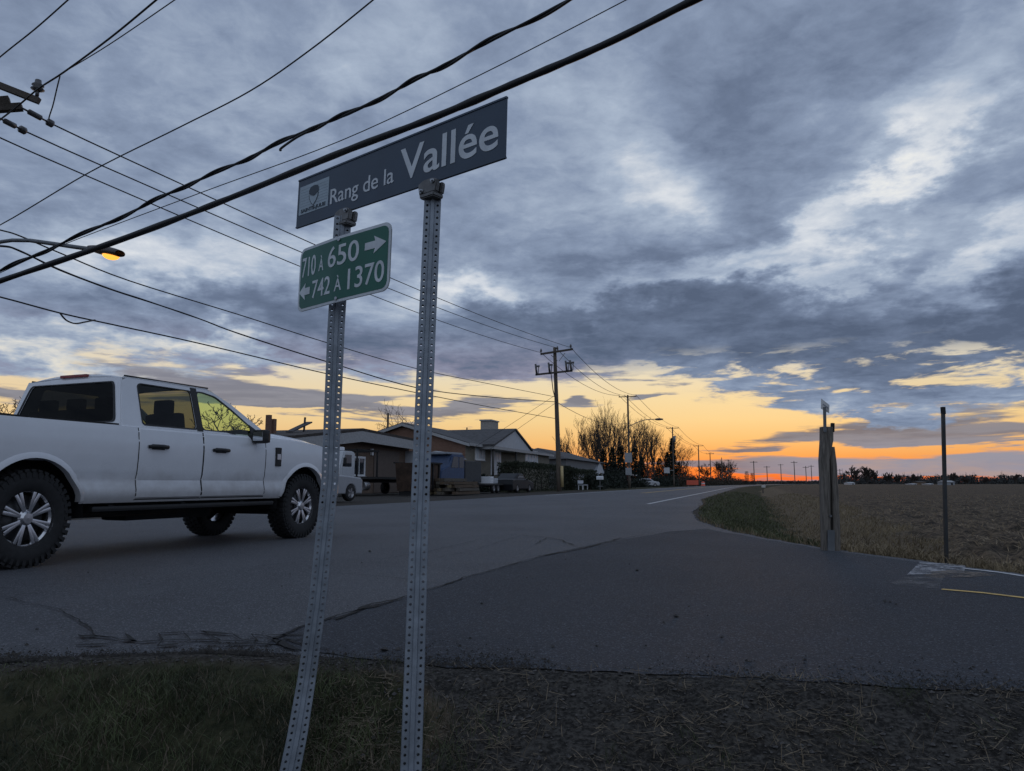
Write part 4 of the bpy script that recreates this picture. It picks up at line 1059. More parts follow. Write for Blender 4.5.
wire('thin_wire', line([(-60, 252), (0, 225), (90, 172), (180, 127), (250, 91), (310, 50), (373, 0), (420, -40)], 16, 10), .013, 'single thin wire rising alone across the upper left sky')
wire('thin_wire', line([(-40, 92), (0, 57), (35, 29), (69, -1), (110, -38)], 14, 11), .013, 'short thin wire cutting the top left corner')
wire('phase_wire', [U(-40, 150, YN - .6)] + line([(14, 109), (38, 89), (64, 72), (110, 38), (155, 1), (200, -37)], YN, 13), .020, 'heavier wire leaving the left crossarm insulator towards the top edge')
wire('phase_wire', line([(64, 72), (110, 44), (176, -1), (220, -32)], YN * .99, 13), .012, 'thin branch wire beside the heavier wire at the top left')
wire('jumper_wire', [U(60, 76, YN + .1), U(57, 88, YN + .2), U(53, 105, YN + .8), U(49, 118, YN + 1.1), DE[0]], .016, 'hanging jumper wire joining two wires near the left crossarm')
ends = [U(541, 352.5, Y2), U(556, 347.5, Y2), U(571, 347.5, Y2)]
for i, (st, en, lab) in enumerate(((DE[0], ends[2], 'upper'), (DE[1], ends[1], 'middle'), (DE[2], ends[0], 'lower'))):
    wire('phase_wire', [st.lerp(en, k / 12) for k in range(13)], .021, lab + ' of three parallel wires passing behind the street sign to the far pole', sag=(.45, .5, .55)[i], sub=3)
mid = [U(556, 397, Y2), U(557, 402, Y2), U(558, 419, Y2)]
def lw(pts, Ya, Yb): return line(pts, Ya, Yb)
wire('neutral_wire', lw([(-60, 216), (0, 230), (20, 236), (60, 253), (130, 281), (240, 315), (328, 343), (418, 369), (490, 384), (556, 397)], YN, Y2), .022, 'highest of the three lower wires that end at the mid distance pole', sub=5)
wire('communication_cable', lw([(-60, 246), (0, 246), (20, 251), (60, 270), (110, 289), (150, 302), (200, 319), (240, 334), (328, 362), (418, 388), (490, 397), (557, 402)], YN, Y2), .028, 'middle of the three lower wires that end at the mid distance pole', sub=5, wob=.3)
wire('communication_cable', lw([(-60, 284), (0, 297), (60, 313), (110, 324), (180, 339), (240, 353), (328, 374), (418, 393), (490, 407), (558, 419)], YN, Y2), .024, 'lowest of the three lower wires that end at the mid distance pole', sub=5)
sl = lw([(60, 313), (66, 320), (75, 323.5), (85, 322), (95, 320)], YN * 1.12, YN * 1.22); wire('slack_loop', sl, .022, 'small slack loop hanging below the lowest wire on the left', sub=5)
g2s = R(t2 - 4, -19); 
wire('guy_wire', [U(554, 396, Y2), U(505, 428, Y2 - 2), U(470, 450, Y2 - 4)], .016, 'left guy wire slanting down from the mid distance pole', group='guy wires')
wire('guy_wire', [U(557, 402, Y2), U(522, 426, Y2 - 1), U(490, 449, Y2 - 2)], .016, 'right guy wire slanting down from the mid distance pole', group='guy wires')
# spans from the mid pole onwards
def span(a, b, r, lab, sag=.6): wire('phase_wire', [a.lerp(b, k / 8) for k in range(9)], r, lab, group='wires between the receding poles', sag=sag, sub=2)
tops3 = [Wd(P3, (s, -.14, h3 - .05)) for s in (-1.19, -.38, 1.19)]; tops4 = [Wd(P4, (s, -.14, h4 - .05)) for s in (-1.19, -.38, 1.19)]; tops5 = [Wd(P5, (s, -.14, h5 - .05)) for s in (-1.19, -.38, 1.19)]; tops6 = [Wd(P6, (s, -.14, h6 - .05)) for s in (-1.1, -.3, 1.1)]
for i, nm in enumerate(('left', 'middle', 'right')):
    span(ends[i], tops3[i], .024, nm + ' wire from the cut-out pole to the lamp pole', 1.0); span(tops3[i], tops4[i], .026, nm + ' wire from the lamp pole to the next pole', .9)
    span(tops4[i], tops5[i], .03, nm + ' wire spanning to the pole behind the orange barrier', .8)
    if i != 1: span(tops5[i], tops6[i], .03, nm + ' wire on the farthest visible span', .6)
span(mid[1], Wd(P3, (0, 0, h3 * .70)), .024, 'low cable from the cut-out pole to the lamp pole', .9)
span(Wd(P3, (0, 0, h3 * .70)), Wd(P4, (0, 0, h4 * .68)), .028, 'low cable from the lamp pole past the conifer', .8)

# ------------------------------------------------------------------ houses across the road
def brick(name, a, b, mortar, sc=1.0):
    if name in MATS: return MATS[name]
    m = bpy.data.materials.new(name); m.use_nodes = True; t = m.node_tree; E.nt = t; bs = t.nodes['Principled BSDF']; bs.inputs['Roughness'].default_value = .9
    tcn = t.nodes.new('ShaderNodeTexCoord'); spx = t.nodes.new('ShaderNodeSeparateXYZ'); t.links.new(tcn.outputs['Object'], spx.inputs[0])
    v = vec3(E(spx.outputs[0]) + E(spx.outputs[1]), E(spx.outputs[2]), 0.0)
    br = t.nodes.new('ShaderNodeTexBrick'); t.links.new(v, br.inputs['Vector']); br.inputs['Scale'].default_value = 2.2 * sc
    br.inputs['Color1'].default_value = (*a, 1); br.inputs['Color2'].default_value = (*b, 1); br.inputs['Mortar'].default_value = (*mortar, 1); br.inputs['Mortar Size'].default_value = .012
    n = noise3(tcn.outputs['Object'], .8, 4, .6); col = mixc((n * .5), br.outputs[0], tuple(c * .6 for c in a)); t.links.new(col, bs.inputs['Base Color']); MATS[name] = m; return m
br_brown = brick('brown_brick', (.15, .100, .072), (.19, .130, .092), (.20, .17, .15)); br_red = brick('red_brown_brick', (.20, .105, .070), (.25, .14, .094), (.24, .20, .17)); br_tan = brick('tan_stone', (.21, .185, .145), (.26, .235, .185), (.20, .185, .16), .7)
roof_m = M('asphalt_shingles', (.085, .082, .084), .9, var=.3, scale=3, bump=.4, bscale=12, stretch=(1, 1, 4)); roof_b = M('brown_shingles', (.060, .050, .044), .9, var=.3, scale=3)
trim_w = M('white_trim', (.76, .77, .79), .5, var=.05); trim_g = M('pale_fascia', (.38, .38, .38), .6, var=.12); siding = M('pale_siding', (.50, .52, .55), .6, var=.05, scale=3); curtain = M('pale_curtained_glass', (.46, .52, .58), .35, var=.3, scale=3, stretch=(4, 4, .4))
garage_door_m = M('brown_garage_door', (.12, .090, .072), .6, var=.12); door_w = M('white_door', (.7, .72, .75), .5, var=.05)
def hz_(px, py, Y): return U(px, py, Y).z
def window(par, c, w, h, mat=None, n='x', mull=1):    # on a wall facing +x (towards the road) or -y (towards the viewer)
    x, y, z = c; S = (lambda a, b, d: (d, a, b)) if n == 'x' else (lambda a, b, d: (a, d, b))
    C = lambda a, b, d: (x + d, y + a, z + b) if n == 'x' else (x + a, y - d, z + b)
    mb = MB(); t = .15
    for s in (-1, 1): mb.box(C(s * w / 2, 0, .03), S(t, h + t, .10)); mb.box(C(0, s * h / 2, .032), S(w + t + .002, t, .104))
    for k in range(mull): mb.box(C(-w / 2 + w * (k + 1) / (mull + 1), 0, .026), S(.06, h, .09))
    f = mb.done('window', trim_w, par); mb = MB(); mb.box(C(0, 0, .02), S(w, h, .02)); mb.done('pane', mat or window_dark(), f)
    mb = MB(); mb.box(C(0, -h / 2 - .09, .07), S(w + .3, .07, .18)); mb.done('sill', trim_g, f); return f
def gable_roof(par, pts_e, name='roof', mat=None, th=.16): pass

# brown workshop: low gable towards the road
p1 = -27.0; ta, tb, tr = tp(281, p1), tp(410, p1), tp(349, p1); L1 = tb - ta; tm = tr
Hs = thing('workshop', R(tm, p1 - 5.5), RROT, 'low brown brick workshop with wide pale fascia and big brown garage door', 'building')
ya, yb = ta - tm, tb - tm; Yc = R(tr, p1).y; zr = hz_(349, 428.5, Yc); ze1 = hz_(281, 436, R(ta, p1).y); ze2 = hz_(410, 440.5, R(tb, p1).y)
fx = 5.5
mb = MB(); mb.prism([(ya + .3, -.3), (yb - .3, -.3), (yb - .3, ze2 - .3), (0, zr - .35), (ya + .3, ze1 - .3)], -5.3, fx, lambda a, b, h: (h, a, b)); mb.done('wall', br_brown, Hs)
mb = MB(); mb.prism([(ya - .3, ze1), (0, zr), (yb + .3, ze2), (yb + .3, ze2 - .16), (0, zr - .18), (ya - .3, ze1 - .16)], -5.8, fx + 1.0, lambda a, b, h: (h, a, b)); rf = mb.done('roof', roof_b, Hs)
mb = MB(); mb.prism([(ya - .32, ze1 - .17), (0, zr - .20), (yb + .32, ze2 - .17), (yb + .32, ze2 - .85), (0, zr - .95), (ya - .32, ze1 - .85)], fx + .86, fx + .98, lambda a, b, h: (h, a, b)); mb.done('fascia', trim_g, Hs)
for px, top_ in ((266, 418), (271, 422)):
    yy = tp(px, p1 - 3) - tm; mb = MB(); mb.box((2.5, yy, (hz_(px, top_, R(tp(px, p1 - 3), p1 - 3).y) + ze1) / 2), (.3, .26, abs(hz_(px, top_, R(tp(px, p1 - 3), p1 - 3).y) - ze1) + .4)); mb.done('chimney', br_red, rf)
q0, q1 = tp(287, p1 - 1.5) - tm, tp(307, p1 - 1.5) - tm; mb = MB(); mb.bar((4, q0, hz_(286, 429, R(tp(286, p1), p1).y)), (4, q1, hz_(307, 419, R(tp(307, p1), p1).y)), .5, .09); mb.bar((4, q1 - .6, zr - .6), (4, q1 - .5, zr + .55), .1); mb.done('tilted_panel', roof_m, rf)
yd0, yd1 = tp(373, p1) - tm, tp(398, p1) - tm
mb = MB(); mb.box((fx + .03, (yd0 + yd1) / 2, 1.6), (.06, yd1 - yd0, 3.2))
for k in range(5): mb.box((fx + .065, (yd0 + yd1) / 2, .35 + .62 * k), (.02, yd1 - yd0 - .1, .05))
mb.done('garage_door', garage_door_m, Hs)
mb = MB(); mb.box((fx + .1, tp(370, p1) - tm, 3.0), (.2, .22, .5), bevel=.04); mb.done('wall_lamp', trim_w, Hs)
mb = MB(); mb.box((fx + .45, yb - .6, 2.55), (.9, .8, 1.5)); mb.done('porch_return', siding, Hs)
mb = MB(); mb.lathe([(.5, 0), (.45, .2), (.25, .38), (0.001, .45)], (2, tp(380, p1 - 4) - tm, hz_(380, 433, Yc + 3) - .25), (0, 0, 1), 12); mb.done('roof_vent', roof_b, rf)
mb = MB(); mb.bar((-3, tp(391, p1 - 8) - tm, 3), (-3, tp(391, p1 - 8) - tm, hz_(393, 413, R(tp(391, p1 - 8), p1 - 8).y)), .16); an = mb.done('antenna_mast', wood_pole(), Hs)
window(Hs, (fx, tp(358, p1) - tm, 1.9), 1.6, 1.3)

# brick bungalow with a porch gable
p2 = -24.0; t0, t1_ = tp(465, p2), tp(549, p2); tm = (t0 + t1_) / 2; Y0 = R(t0, p2).y; D2 = 12.0
Hb = thing('bungalow', R(tm, p2 - D2 / 2), RROT, 'brick bungalow with grey roof, wide pale chimney and white porch gable', 'house')
y0, y1 = t0 - tm, t1_ - tm; fx = D2 / 2; ze = hz_(465, 443, Y0); zr = hz_(427, 424.5, R(t0, p2 - 6).y)
mb = MB(); mb.prism([(-fx, -.3), (fx, -.3), (fx, ze - .08), (0, zr - .2), (-fx, ze - .08)], y0, y1, lambda a, b, h: (a, h, b)); wl = mb.done('wall', br_red, Hb)
mb = MB(); mb.box((fx + .02, (y0 + y1) / 2, ze / 2 - .15), (.06, y1 - y0 - .04, ze - .2)); mb.done('front_wall', br_tan, Hb)
k = (zr - ze) / fx
mb = MB(); ov = .55
mb.prism([(-fx - ov, ze - k * ov), (0, zr), (fx + ov, ze - k * ov), (fx + ov, ze - k * ov + .16), (0, zr + .18), (-fx - ov, ze - k * ov + .16)], y0 - .4, y1 + .4, lambda a, b, h: (a, h, b)); rf = mb.done('roof', roof_m, Hb)
mb = MB(); mb.prism([(0, zr - .16), (fx + ov, ze - k * ov - .16), (fx + ov, ze - k * ov + .10), (0, zr + .10), (-fx - ov, ze - k * ov + .10), (-fx - ov, ze - k * ov - .16)], y0 - .47, y0 - .41, lambda a, b, h: (a, h, b))
mb.box((fx + ov + .03, (y0 + y1) / 2, ze - k * ov + .03), (.06, y1 - y0 + .8, .24)); mb.done('fascia', trim_g, Hb)
# cross gable over the entrance, carried out over the front
g0, g1 = tp(494, p2 + 1.6) - tm, tp(531, p2 + 1.6) - tm; gm = tp(515, p2 + 1.6) - tm; za = hz_(515, 428.5, R(tp(515, p2 + 1.6), p2 + 1.6).y); zb = hz_(494, 444, R(tp(494, p2 + 1.6), p2 + 1.6).y)
mb = MB(); mb.prism([(g0 - .3, zb), (gm, za), (g1 + .3, zb), (g1 + .3, zb - .16), (gm, za - .18), (g0 - .3, zb - .16)], 0.4, fx + 1.75, lambda a, b, h: (h, a, b)); mb.done('roof', roof_m, Hb)
mb = MB(); mb.prism([(g0, zb - .17), (g1, zb - .17), (gm, za - .20)], fx + 1.45, fx + 1.6, lambda a, b, h: (h, a, b)); mb.done('gable_front', siding, Hb)
mb = MB(); mb.box((fx + .9, (g0 + g1) / 2, zb - .32), (1.5, g1 - g0 + .3, .26)); mb.done('porch_beam', trim_g, Hb)
for yy in (g0 + .3, gm + 1.0): mb = MB(); mb.cyl((fx + 1.4, yy, 0), (fx + 1.4, yy, zb - .4), .11, seg=10); mb.done('porch_column', M('dark_porch_column', (.06, .055, .05), .7), Hb)
mb = MB(); cz = hz_(493, 421.5, R(tp(493, p2 - 5), p2 - 5).y); mb.box((0.6, tp(492.5, p2 - 5) - tm, cz - 1.6), (1.3, 2.6, 3.2)); ch = mb.done('chimney', M('pale_chimney_brick', (.36, .33, .30), .9, var=.15, scale=5), rf); mb = MB(); mb.box((0.6, tp(492.5, p2 - 5) - tm, cz + .05), (1.5, 2.9, .14)); mb.done('chimney_cap', trim_g, ch)
mb = MB(); mb.cyl((2.4, tp(466.5, p2 - 3.6) - tm, zr - 1.2), (2.4, tp(466.5, p2 - 3.6) - tm, zr + .35), .07, seg=8); mb.done('vent_pipe', car_dark, rf)
mb = MB(); mb.box((1.6, tp(470, p2 - 4.4) - tm, zr - .2), (.5, .6, .7), bevel=.05); mb.done('roof_vent', car_dark, rf)
yq = lambda px: tp(px, p2) - tm
window(Hb, (fx + .05, yq(479), 3.5), yq(483.5) - yq(474.5), 1.3, curtain, mull=2)
mb = MB(); mb.box((fx + .09, yq(495), 2.75), (.08, yq(500) - yq(490), 2.5)); dd = mb.done('door', door_w, Hb); mb = MB()
for f in (.2, .5, .8): mb.box((fx + .14, yq(490) + (yq(500) - yq(490)) * f, 2.85), (.03, .42, 1.9))
mb.done('pane', curtain, dd)
window(Hb, (fx + .05, yq(531), 3.45), yq(537) - yq(525), 1.7, curtain, mull=3)
window(Hb, (-1.2, y0, 2.3), 1.2, 1.1, n='y')
# side porch on the near end
e = y0 - 2.2; mb = MB(); mb.prism([(2.0, 2.75), (6.4, 2.75), (4.2, 3.45)], e - .3, y0 - .48, lambda a, b, h: (a, h, b)); mb.done('side_porch_roof', siding, Hb)
for xx in (2.3, 6.1): mb = MB(); mb.box((xx, e, 1.38), (.18, .18, 2.72)); mb.done('porch_column', trim_w, Hb)
mb = MB(); mb.box((4.2, e, 1.55), (3.6, .08, .09)); mb.box((4.2, e, .75), (3.6, .08, .08))
for k_ in range(12): mb.box((2.55 + .3 * k_, e, 1.15), (.06, .05, .72))
mb.done('railing', trim_w, Hb); mb = MB(); mb.box((4.2, y0 - 1.15, .32), (4.4, 2.28, .64)); mb.done('side_porch_floor', trim_g, Hb)
mb = MB(); mb.box((5.2, y0 - .04, 1.75), (1.0, .09, 2.2)); mb.done('side_door', door_w, Hb)

# second, lower bungalow behind the hedge
p3 = -23.0; t0, t1_ = tp(566, p3), tp(603, p3); tm = (t0 + t1_) / 2; Y0 = R(t0, p3).y
Hc = thing('bungalow', R(tm, p3 - 4.5), RROT, 'lower grey bungalow with long dark roof behind the hedge, right of the pole', 'house')
y0, y1 = t0 - tm, t1_ - tm; fx = 4.5; ze = hz_(568, 458, Y0); zr = hz_(556, 447, R(t0, p3 - 4.5).y)
mb = MB(); mb.box((0, (y0 + y1) / 2, ze / 2 - .2), (2 * fx, y1 - y0, ze + .2)); mb.done('wall', M('grey_siding', (.17, .175, .18), .7, var=.12), Hc)
mb = MB()
A = [(-fx - .5, y0 - .5, ze - .1), (fx + .5, y0 - .5, ze - .1), (fx + .5, y1 + .5, ze - .1), (-fx - .5, y1 + .5, ze - .1)]; B_ = [(0, y0 + 2.5, zr), (0, y1 - 5.5, zr)]
mb.face([A[0], A[1], B_[0]]); mb.face([A[1], A[2], B_[1], B_[0]]); mb.face([A[2], A[3], B_[1]]); mb.face([A[3], A[0], B_[0], B_[1]]); mb.face(A[::-1])
bmesh.ops.remove_doubles(mb.bm, verts=mb.bm.verts, dist=.001); mb.done('roof', roof_m, Hc)
yq = lambda px: tp(px, p3) - tm
window(Hc, (fx, yq(571.5), 1.9), yq(574) - yq(569), 1.5, curtain); window(Hc, (fx, yq(581), 1.9), yq(584) - yq(578.5), 1.3, curtain, mull=2)
mb = MB(); mb.prism([(yq(594), 0), (yq(602), 0), (yq(602), 2.5), (yq(598), 3.9), (yq(594), 2.5)], fx, fx + .35, lambda a, b, h: (h, a, b)); dm = mb.done('entry_gable', siding, Hc)
mb = MB(); mb.prism([(yq(596), .2), (yq(600.3), .2), (yq(600.3), 2.0), (yq(598.2), 2.9), (yq(596), 2.0)], fx + .36, fx + .40, lambda a, b, h: (h, a, b)); mb.done('pane', curtain, dm)
# farther house half hidden by the trees
t0 = tpb(636, -28); Hd = thing('red_house', R(t0, -33), RROT, 'small dark red house with white trim hidden among dark trees', 'house')
mb = MB(); mb.box((0, 0, 1.2), (8, 12, 3.0)); mb.done('wall', M('dark_red_siding', (.13, .035, .028), .8, var=.12), Hd)
mb = MB(); mb.prism([(-4.5, 2.6), (4.5, 2.6), (0, 4.4)], -6.3, 6.3, lambda a, b, h: (a, h, b)); mb.done('roof', roof_m, Hd); mb = MB(); mb.box((4.52, 0, 2.55), (.1, 12.4, .35)); mb.done('fascia', trim_w, Hd); window(Hd, (4.0, -2, 1.4), 1.6, 1.2); window(Hd, (4.0, 3, 1.4), 1.6, 1.2)

# buildings on the far side of the field
def shed(px0, px1, ytop, Y, label, mat, name='farm_shed', roofm=None):
    a, b = U(px0, 487, Y), U(px1, 487, Y); w = b.x - a.x; h = hz_(px0, ytop, Y); o = thing(name, ((a.x + b.x) / 2, Y, -.2), 0, label, 'farm building', 'buildings beyond the field')
    mb = MB(); mb.box((0, 3, h * .35), (w, 6, h * .7 + .4)); mb.done('wall', mat, o); mb = MB(); mb.prism([(-.4, h * .68), (3, h + .2), (6.4, h * .68)], -w / 2 - .3, w / 2 + .3, lambda u_, v_, q_: (q_, u_, v_)); mb.done('roof', roofm or trim_g, o); mb = MB(); mb.box((w * .2, -.03, h * .25), (w * .2, .06, h * .5)); mb.done('door', car_dark, o)
shed(945.5, 955, 480.5, 330, 'pale long farm shed right of the thin metal post across the field', M('pale_shed_wall', (.34, .36, .38), .7, var=.06))
shed(919, 926, 481, 360, 'tan farmhouse with lit windows between two white sheds across the field', M('tan_shed_wall', (.22, .15, .09), .7, var=.06), 'farmhouse', roof_b)
shed(912.5, 917, 483.3, 350, 'tiny white shed left of the tan farmhouse across the field', trim_w); shed(929, 933.5, 483.3, 350, 'tiny white shed right of the tan farmhouse across the field', trim_w); shed(849, 855, 482, 420, 'low white shed near the split wooden post across the field', trim_w)

# ------------------------------------------------------------------ vehicles parked across the road
def small_wheel(o, x, y, r, w, rimc):
    mb = MB(); mb.lathe([(r * .62, -w / 2), (r * .93, -w / 2), (r, -w * .3), (r, w * .3), (r * .93, w / 2), (r * .62, w / 2)], (x, y, r), (0, 1, 0), 22); t = mb.done('wheel', rubber(), o)
    mb = MB(); s = 1 if y > 0 else -1
    mb.lathe([(r * .64, s * w * .46), (r * .58, s * w * .3), (.001, s * w * .34)], (x, y, r), (0, 1, 0), 20)
    for k in range(5): a = 2 * pi * k / 5; mb.bar((x + .05 * cos(a), y + s * w * .4, r + .05 * sin(a)), (x + r * .6 * cos(a), y + s * w * .42, r + r * .6 * sin(a)), .07, .03, up=(0, 1, 0))
    mb.done('rim', rimc, t)
def shell(poly, W, ins=.06):                    # side outline -> body with rounded shoulders
    me_ = plate([poly], W / 2 - ins, ins); mb = MB(); mb.mesh(me_, lambda a, b, c: (a, c, b)); bmesh.ops.remove_doubles(mb.bm, verts=mb.bm.verts, dist=.0005); return mb
def arched(x0, x1, z0, wheels, r, n=9):         # bottom edge from x0 to x1 with wheel arches
    out = [(x0, z0)]
    for xw in sorted(wheels): out += [(xw - r * cos(pi * k / n), max(z0, r * .92 + r * sin(pi * k / n) - .02)) for k in range(n + 1)]
    return out + [(x1, z0)]
def park(px, py, heading, name, label, cat, group=None):
    g = G(px, py); return thing(name, g, heading, label, cat, group)
ALONG = pi / 2 - AZ
alloy = M('dull_alloy', (.36, .36, .37), .4, .8, var=.1)
def glass_poly(o, poly, W, name='side_window', mat=None):
    for s in (-1, 1): mb = MB(); mb.prism(poly, -.004, .012, lambda a, b, h: (a, s * (W / 2 + h), b)); mb.done(name, mat or window_dark(), o)

# silver pickup, mostly hidden behind the moving truck
o = park(334, 501, ALONG - .10, 'pickup_truck', 'small silver pickup nose partly hidden behind the left sign post', 'pickup truck')
wh = (-3.3, 0); prof = arched(-4.3, .78, .38, wh, .44) + [(.82, .55), (.80, .92), (.70, 1.0), (-.72, 1.10), (-4.32, 1.10)]
shell(prof, 1.82).done('body', M('silver_car_paint', (.34, .35, .37), .4, .1, var=.03, coat=.2), o)
cab = [(-.62, 1.06), (-1.25, 1.68), (-2.3, 1.72), (-2.75, 1.06)]; shell(cab, 1.62).done('cab', MATS['silver_car_paint'], o); glass_poly(o, [(-.85, 1.12), (-1.32, 1.60), (-2.2, 1.63), (-2.55, 1.12)], 1.63)
for s in (-1, 1):
    for xw in wh: small_wheel(o, xw, s * .78, .37, .24, alloy)
    mb = MB(); mb.box((.72, s * .68, .82), (.22, .36, .22), bevel=.04); mb.done('headlight', M('headlight_lens', (.5, .52, .55), .12, .2), o)
mb = MB(); mb.box((.80, 0, .52), (.16, 1.76, .24), bevel=.05); mb.done('front_bumper', MATS['silver_car_paint'], o); mb = MB(); mb.box((.82, 0, .80), (.05, 1.0, .2), bevel=.02); mb.done('grille', black_trim(), o)
o.scale = (.9, .9, .88)
# white cab-over flatbed lorry facing left
o = park(328, 496, ALONG + .0, 'flatbed_lorry', 'white cab flatbed lorry with black rack behind the cab, at the workshop', 'lorry')
Lb = (G(402, 494.5).xy - G(328, 496).xy).length + 4.2
mb = MB(); mb.prism([(-.35, .75), (1.45, .75), (1.45, 2.75), (1.2, 2.85), (.1, 2.85), (-.30, 1.85)], -1.05, 1.05, lambda a, b, h: (a, h, b)); mb.bm.normal_update(); bmesh.ops.bevel(mb.bm, geom=list(mb.bm.edges), offset=.08, segments=2, affect='EDGES'); mb.done('cab', M('white_lorry_paint', (.55, .57, .60), .35, var=.05), o)
glass_poly(o, [(-.12, 1.85), (.18, 2.6), (.95, 2.6), (.95, 1.85)], 2.11); mb = MB(); mb.box((.6, 0, 3.0), (.5, 1.2, .22), bevel=.05); mb.done('roof_box', trim_w, o)
for s in (-1, 1): mb = MB(); mb.box((.42, s * 1.065, 1.3), (1.0, .02, .9), bevel=.005); mb.done('door', MATS['white_lorry_paint'], o); mb = MB(); mb.box((-.1, s * 1.2, 2.2), (.1, .2, .4), bevel=.03); mb.done('wing_mirror', black_trim(), o)
mb = MB(); mb.box((Lb / 2 + .8, 0, 1.15), (Lb - 1.2, 2.3, .16)); mb.box((Lb / 2 + .8, 0, .95), (Lb - 1.2, .9, .24)); mb.done('flatbed', M('dark_flatbed_steel', (.035, .033, .032), .7, var=.3), o)
mb = MB()
for yy in (-1.0, -.35, .35, 1.0): mb.bar((1.75, yy, 1.2), (1.75, yy, 3.0), .09)
for zz in (2.2, 2.98): mb.bar((1.75, -1.05, zz), (1.75, 1.05, zz), .1)
for yy in (-1.0, 1.0): mb.bar((1.7, yy, 2.98), (4.6, yy, 2.98), .12); mb.bar((4.5, yy, 1.2), (4.5, yy, 2.98), .09)
mb.bar((4.6, -1.05, 2.98), (4.6, 1.05, 2.98), .12); mb.done('rack', car_dark, o)
for xw in (.55, Lb - 1.0): 
    for s in (-1, 1): small_wheel(o, xw, s * .95, .48, .34, alloy)
mb = MB(); mb.cyl((2.6, -.9, .62), (3.3, -.9, .62), .3, seg=14); mb.done('fuel_tank', alloy, o)
o.scale = (.88, .88, .88)
# dark skip / machine box at the right post
o = park(418, 495, ALONG, 'steel_skip', 'rusty dark steel skip peeking out behind the right sign post', 'skip')
mb = MB(); mb.prism([(-1.0, .25), (1.0, .25), (1.3, 1.9), (-1.3, 1.9)], -.9, .9, lambda a, b, h: (a, h, b)); bmesh.ops.delete(mb.bm, geom=[f for f in mb.bm.faces if f.normal.z > .9], context='FACES'); mb.done('bin', M('rusty_steel', (.060, .036, .024), .85, var=.4, scale=3), o)
mb = MB()
for x_ in (-.8, 0, .8): mb.bar((x_, -.95, .3), (x_ * 1.2, -.95, 1.85), .08)
mb.bar((-1.35, -.95, 1.9), (1.35, -.95, 1.9), .09); mb.bar((-1.35, .95, 1.9), (1.35, .95, 1.9), .09); mb.done('rib', car_dark, o); mb = MB(); mb.box((0, 0, .12), (1.9, 1.6, .22)); mb.done('skid', car_dark, o)
# blue van-like cab, wood stack and dark trailer in front of the bungalow
o = park(441, 493.6, ALONG - .15, 'blue_lorry', 'old blue lorry cab parked among timber before the bungalow', 'lorry')
blue = M('faded_blue_paint', (.045, .075, .15), .45, var=.15)
mb = MB(); mb.prism([(-1.7, .75), (1.5, .75), (1.5, 2.65), (-.2, 2.65), (-.55, 1.75), (-1.6, 1.60)], -1.0, 1.0, lambda a, b, h: (a, h, b)); bmesh.ops.bevel(mb.bm, geom=list(mb.bm.edges), offset=.10, segments=2, affect='EDGES'); mb.done('cab', blue, o)
glass_poly(o, [(-.38, 1.75), (-.08, 2.48), (.55, 2.48), (.55, 1.75)], 2.02); glass_poly(o, [(.68, 1.75), (.68, 2.48), (1.3, 2.48), (1.3, 1.75)], 2.02)
mb = MB(); mb.box((.4, 0, 2.72), (2.0, 1.7, .14), bevel=.04); mb.done('roof_panel', M('pale_grey_roof', (.25, .27, .3), .5), o)
mb = MB(); mb.box((2.7, 0, 1.5), (2.3, 2.0, 1.5), bevel=.04); mb.done('cargo_box', M('dark_grey_box', (.05, .052, .055), .6), o); mb = MB(); mb.box((1.2, 0, .72), (5.6, .9, .25)); mb.done('chassis', car_dark, o)
for xw in (-.9, 2.8):
    for s in (-1, 1): small_wheel(o, xw, s * .88, .45, .3, alloy)
o = park(452, 494.6, ALONG, 'timber_stack', 'stack of yellowish sawn timber lying before the blue lorry', 'timber')
rnd = random.Random(5); mats_t = [M('timber_' + n, c, .85, var=.3, scale=5, stretch=(1, 6, 6)) for n, c in (('pale', (.17, .13, .075)), ('grey', (.11, .095, .075)), ('brown', (.10, .07, .045)))]
for lv in range(5):
    for j in range(7):
        if rnd.random() < .1 + .12 * lv: continue
        L_ = 3.4 + rnd.random() * 1.2; mb = MB(); mb.box((rnd.uniform(-.4, .4), -.9 + .29 * j + rnd.uniform(-.03, .03), .12 + .2 * lv), (L_, .25, .17), rnd.uniform(-.03, .03)); mb.done('plank', mats_t[rnd.randrange(3)], o)
# dark coupe and the flat trailer beside it
o = park(513, 492.2, ALONG - .06, 'sedan', 'dark low sedan with pale windscreen parked in front of the hedge', 'car')
wh = (-1.35, 1.35); dk = M('dark_car_paint', (.014, .015, .018), .45, .0, var=.05, spec=.25)
prof = arched(-2.25, 2.25, .26, wh, .36) + [(2.30, .50), (2.22, .70), (1.2, .86), (.95, .90), (-1.5, .94), (-2.2, .88), (-2.3, .6)]
shell(prof, 1.80, .10).done('body', dk, o); shell([(1.0, .88), (.25, 1.32), (-.70, 1.36), (-1.65, .92)], 1.50, .10).done('cabin', dk, o)
glass_poly(o, [(.72, .92), (.20, 1.26), (-.68, 1.29), (-1.30, .95)], 1.52)
mb = MB(); mb.grid([[(1.02 - .78 * k, (-.66 + 1.32 * j) * (1 - .08 * k), .90 + .44 * k) for j in (0, .5, 1)] for k in (.02, .5, .98)]); mb.done('windscreen', M('sky_lit_windscreen', (.10, .11, .12), .04, .3, var=.05, spec=1.0), o)
mb = MB(); mb.grid([[(-1.68 + .9 * k, (-.66 + 1.32 * j) * (1 - .08 * k), .95 + .42 * k) for j in (0, .5, 1)] for k in (.02, .5, .98)]); mb.done('rear_window', window_dark(), o)
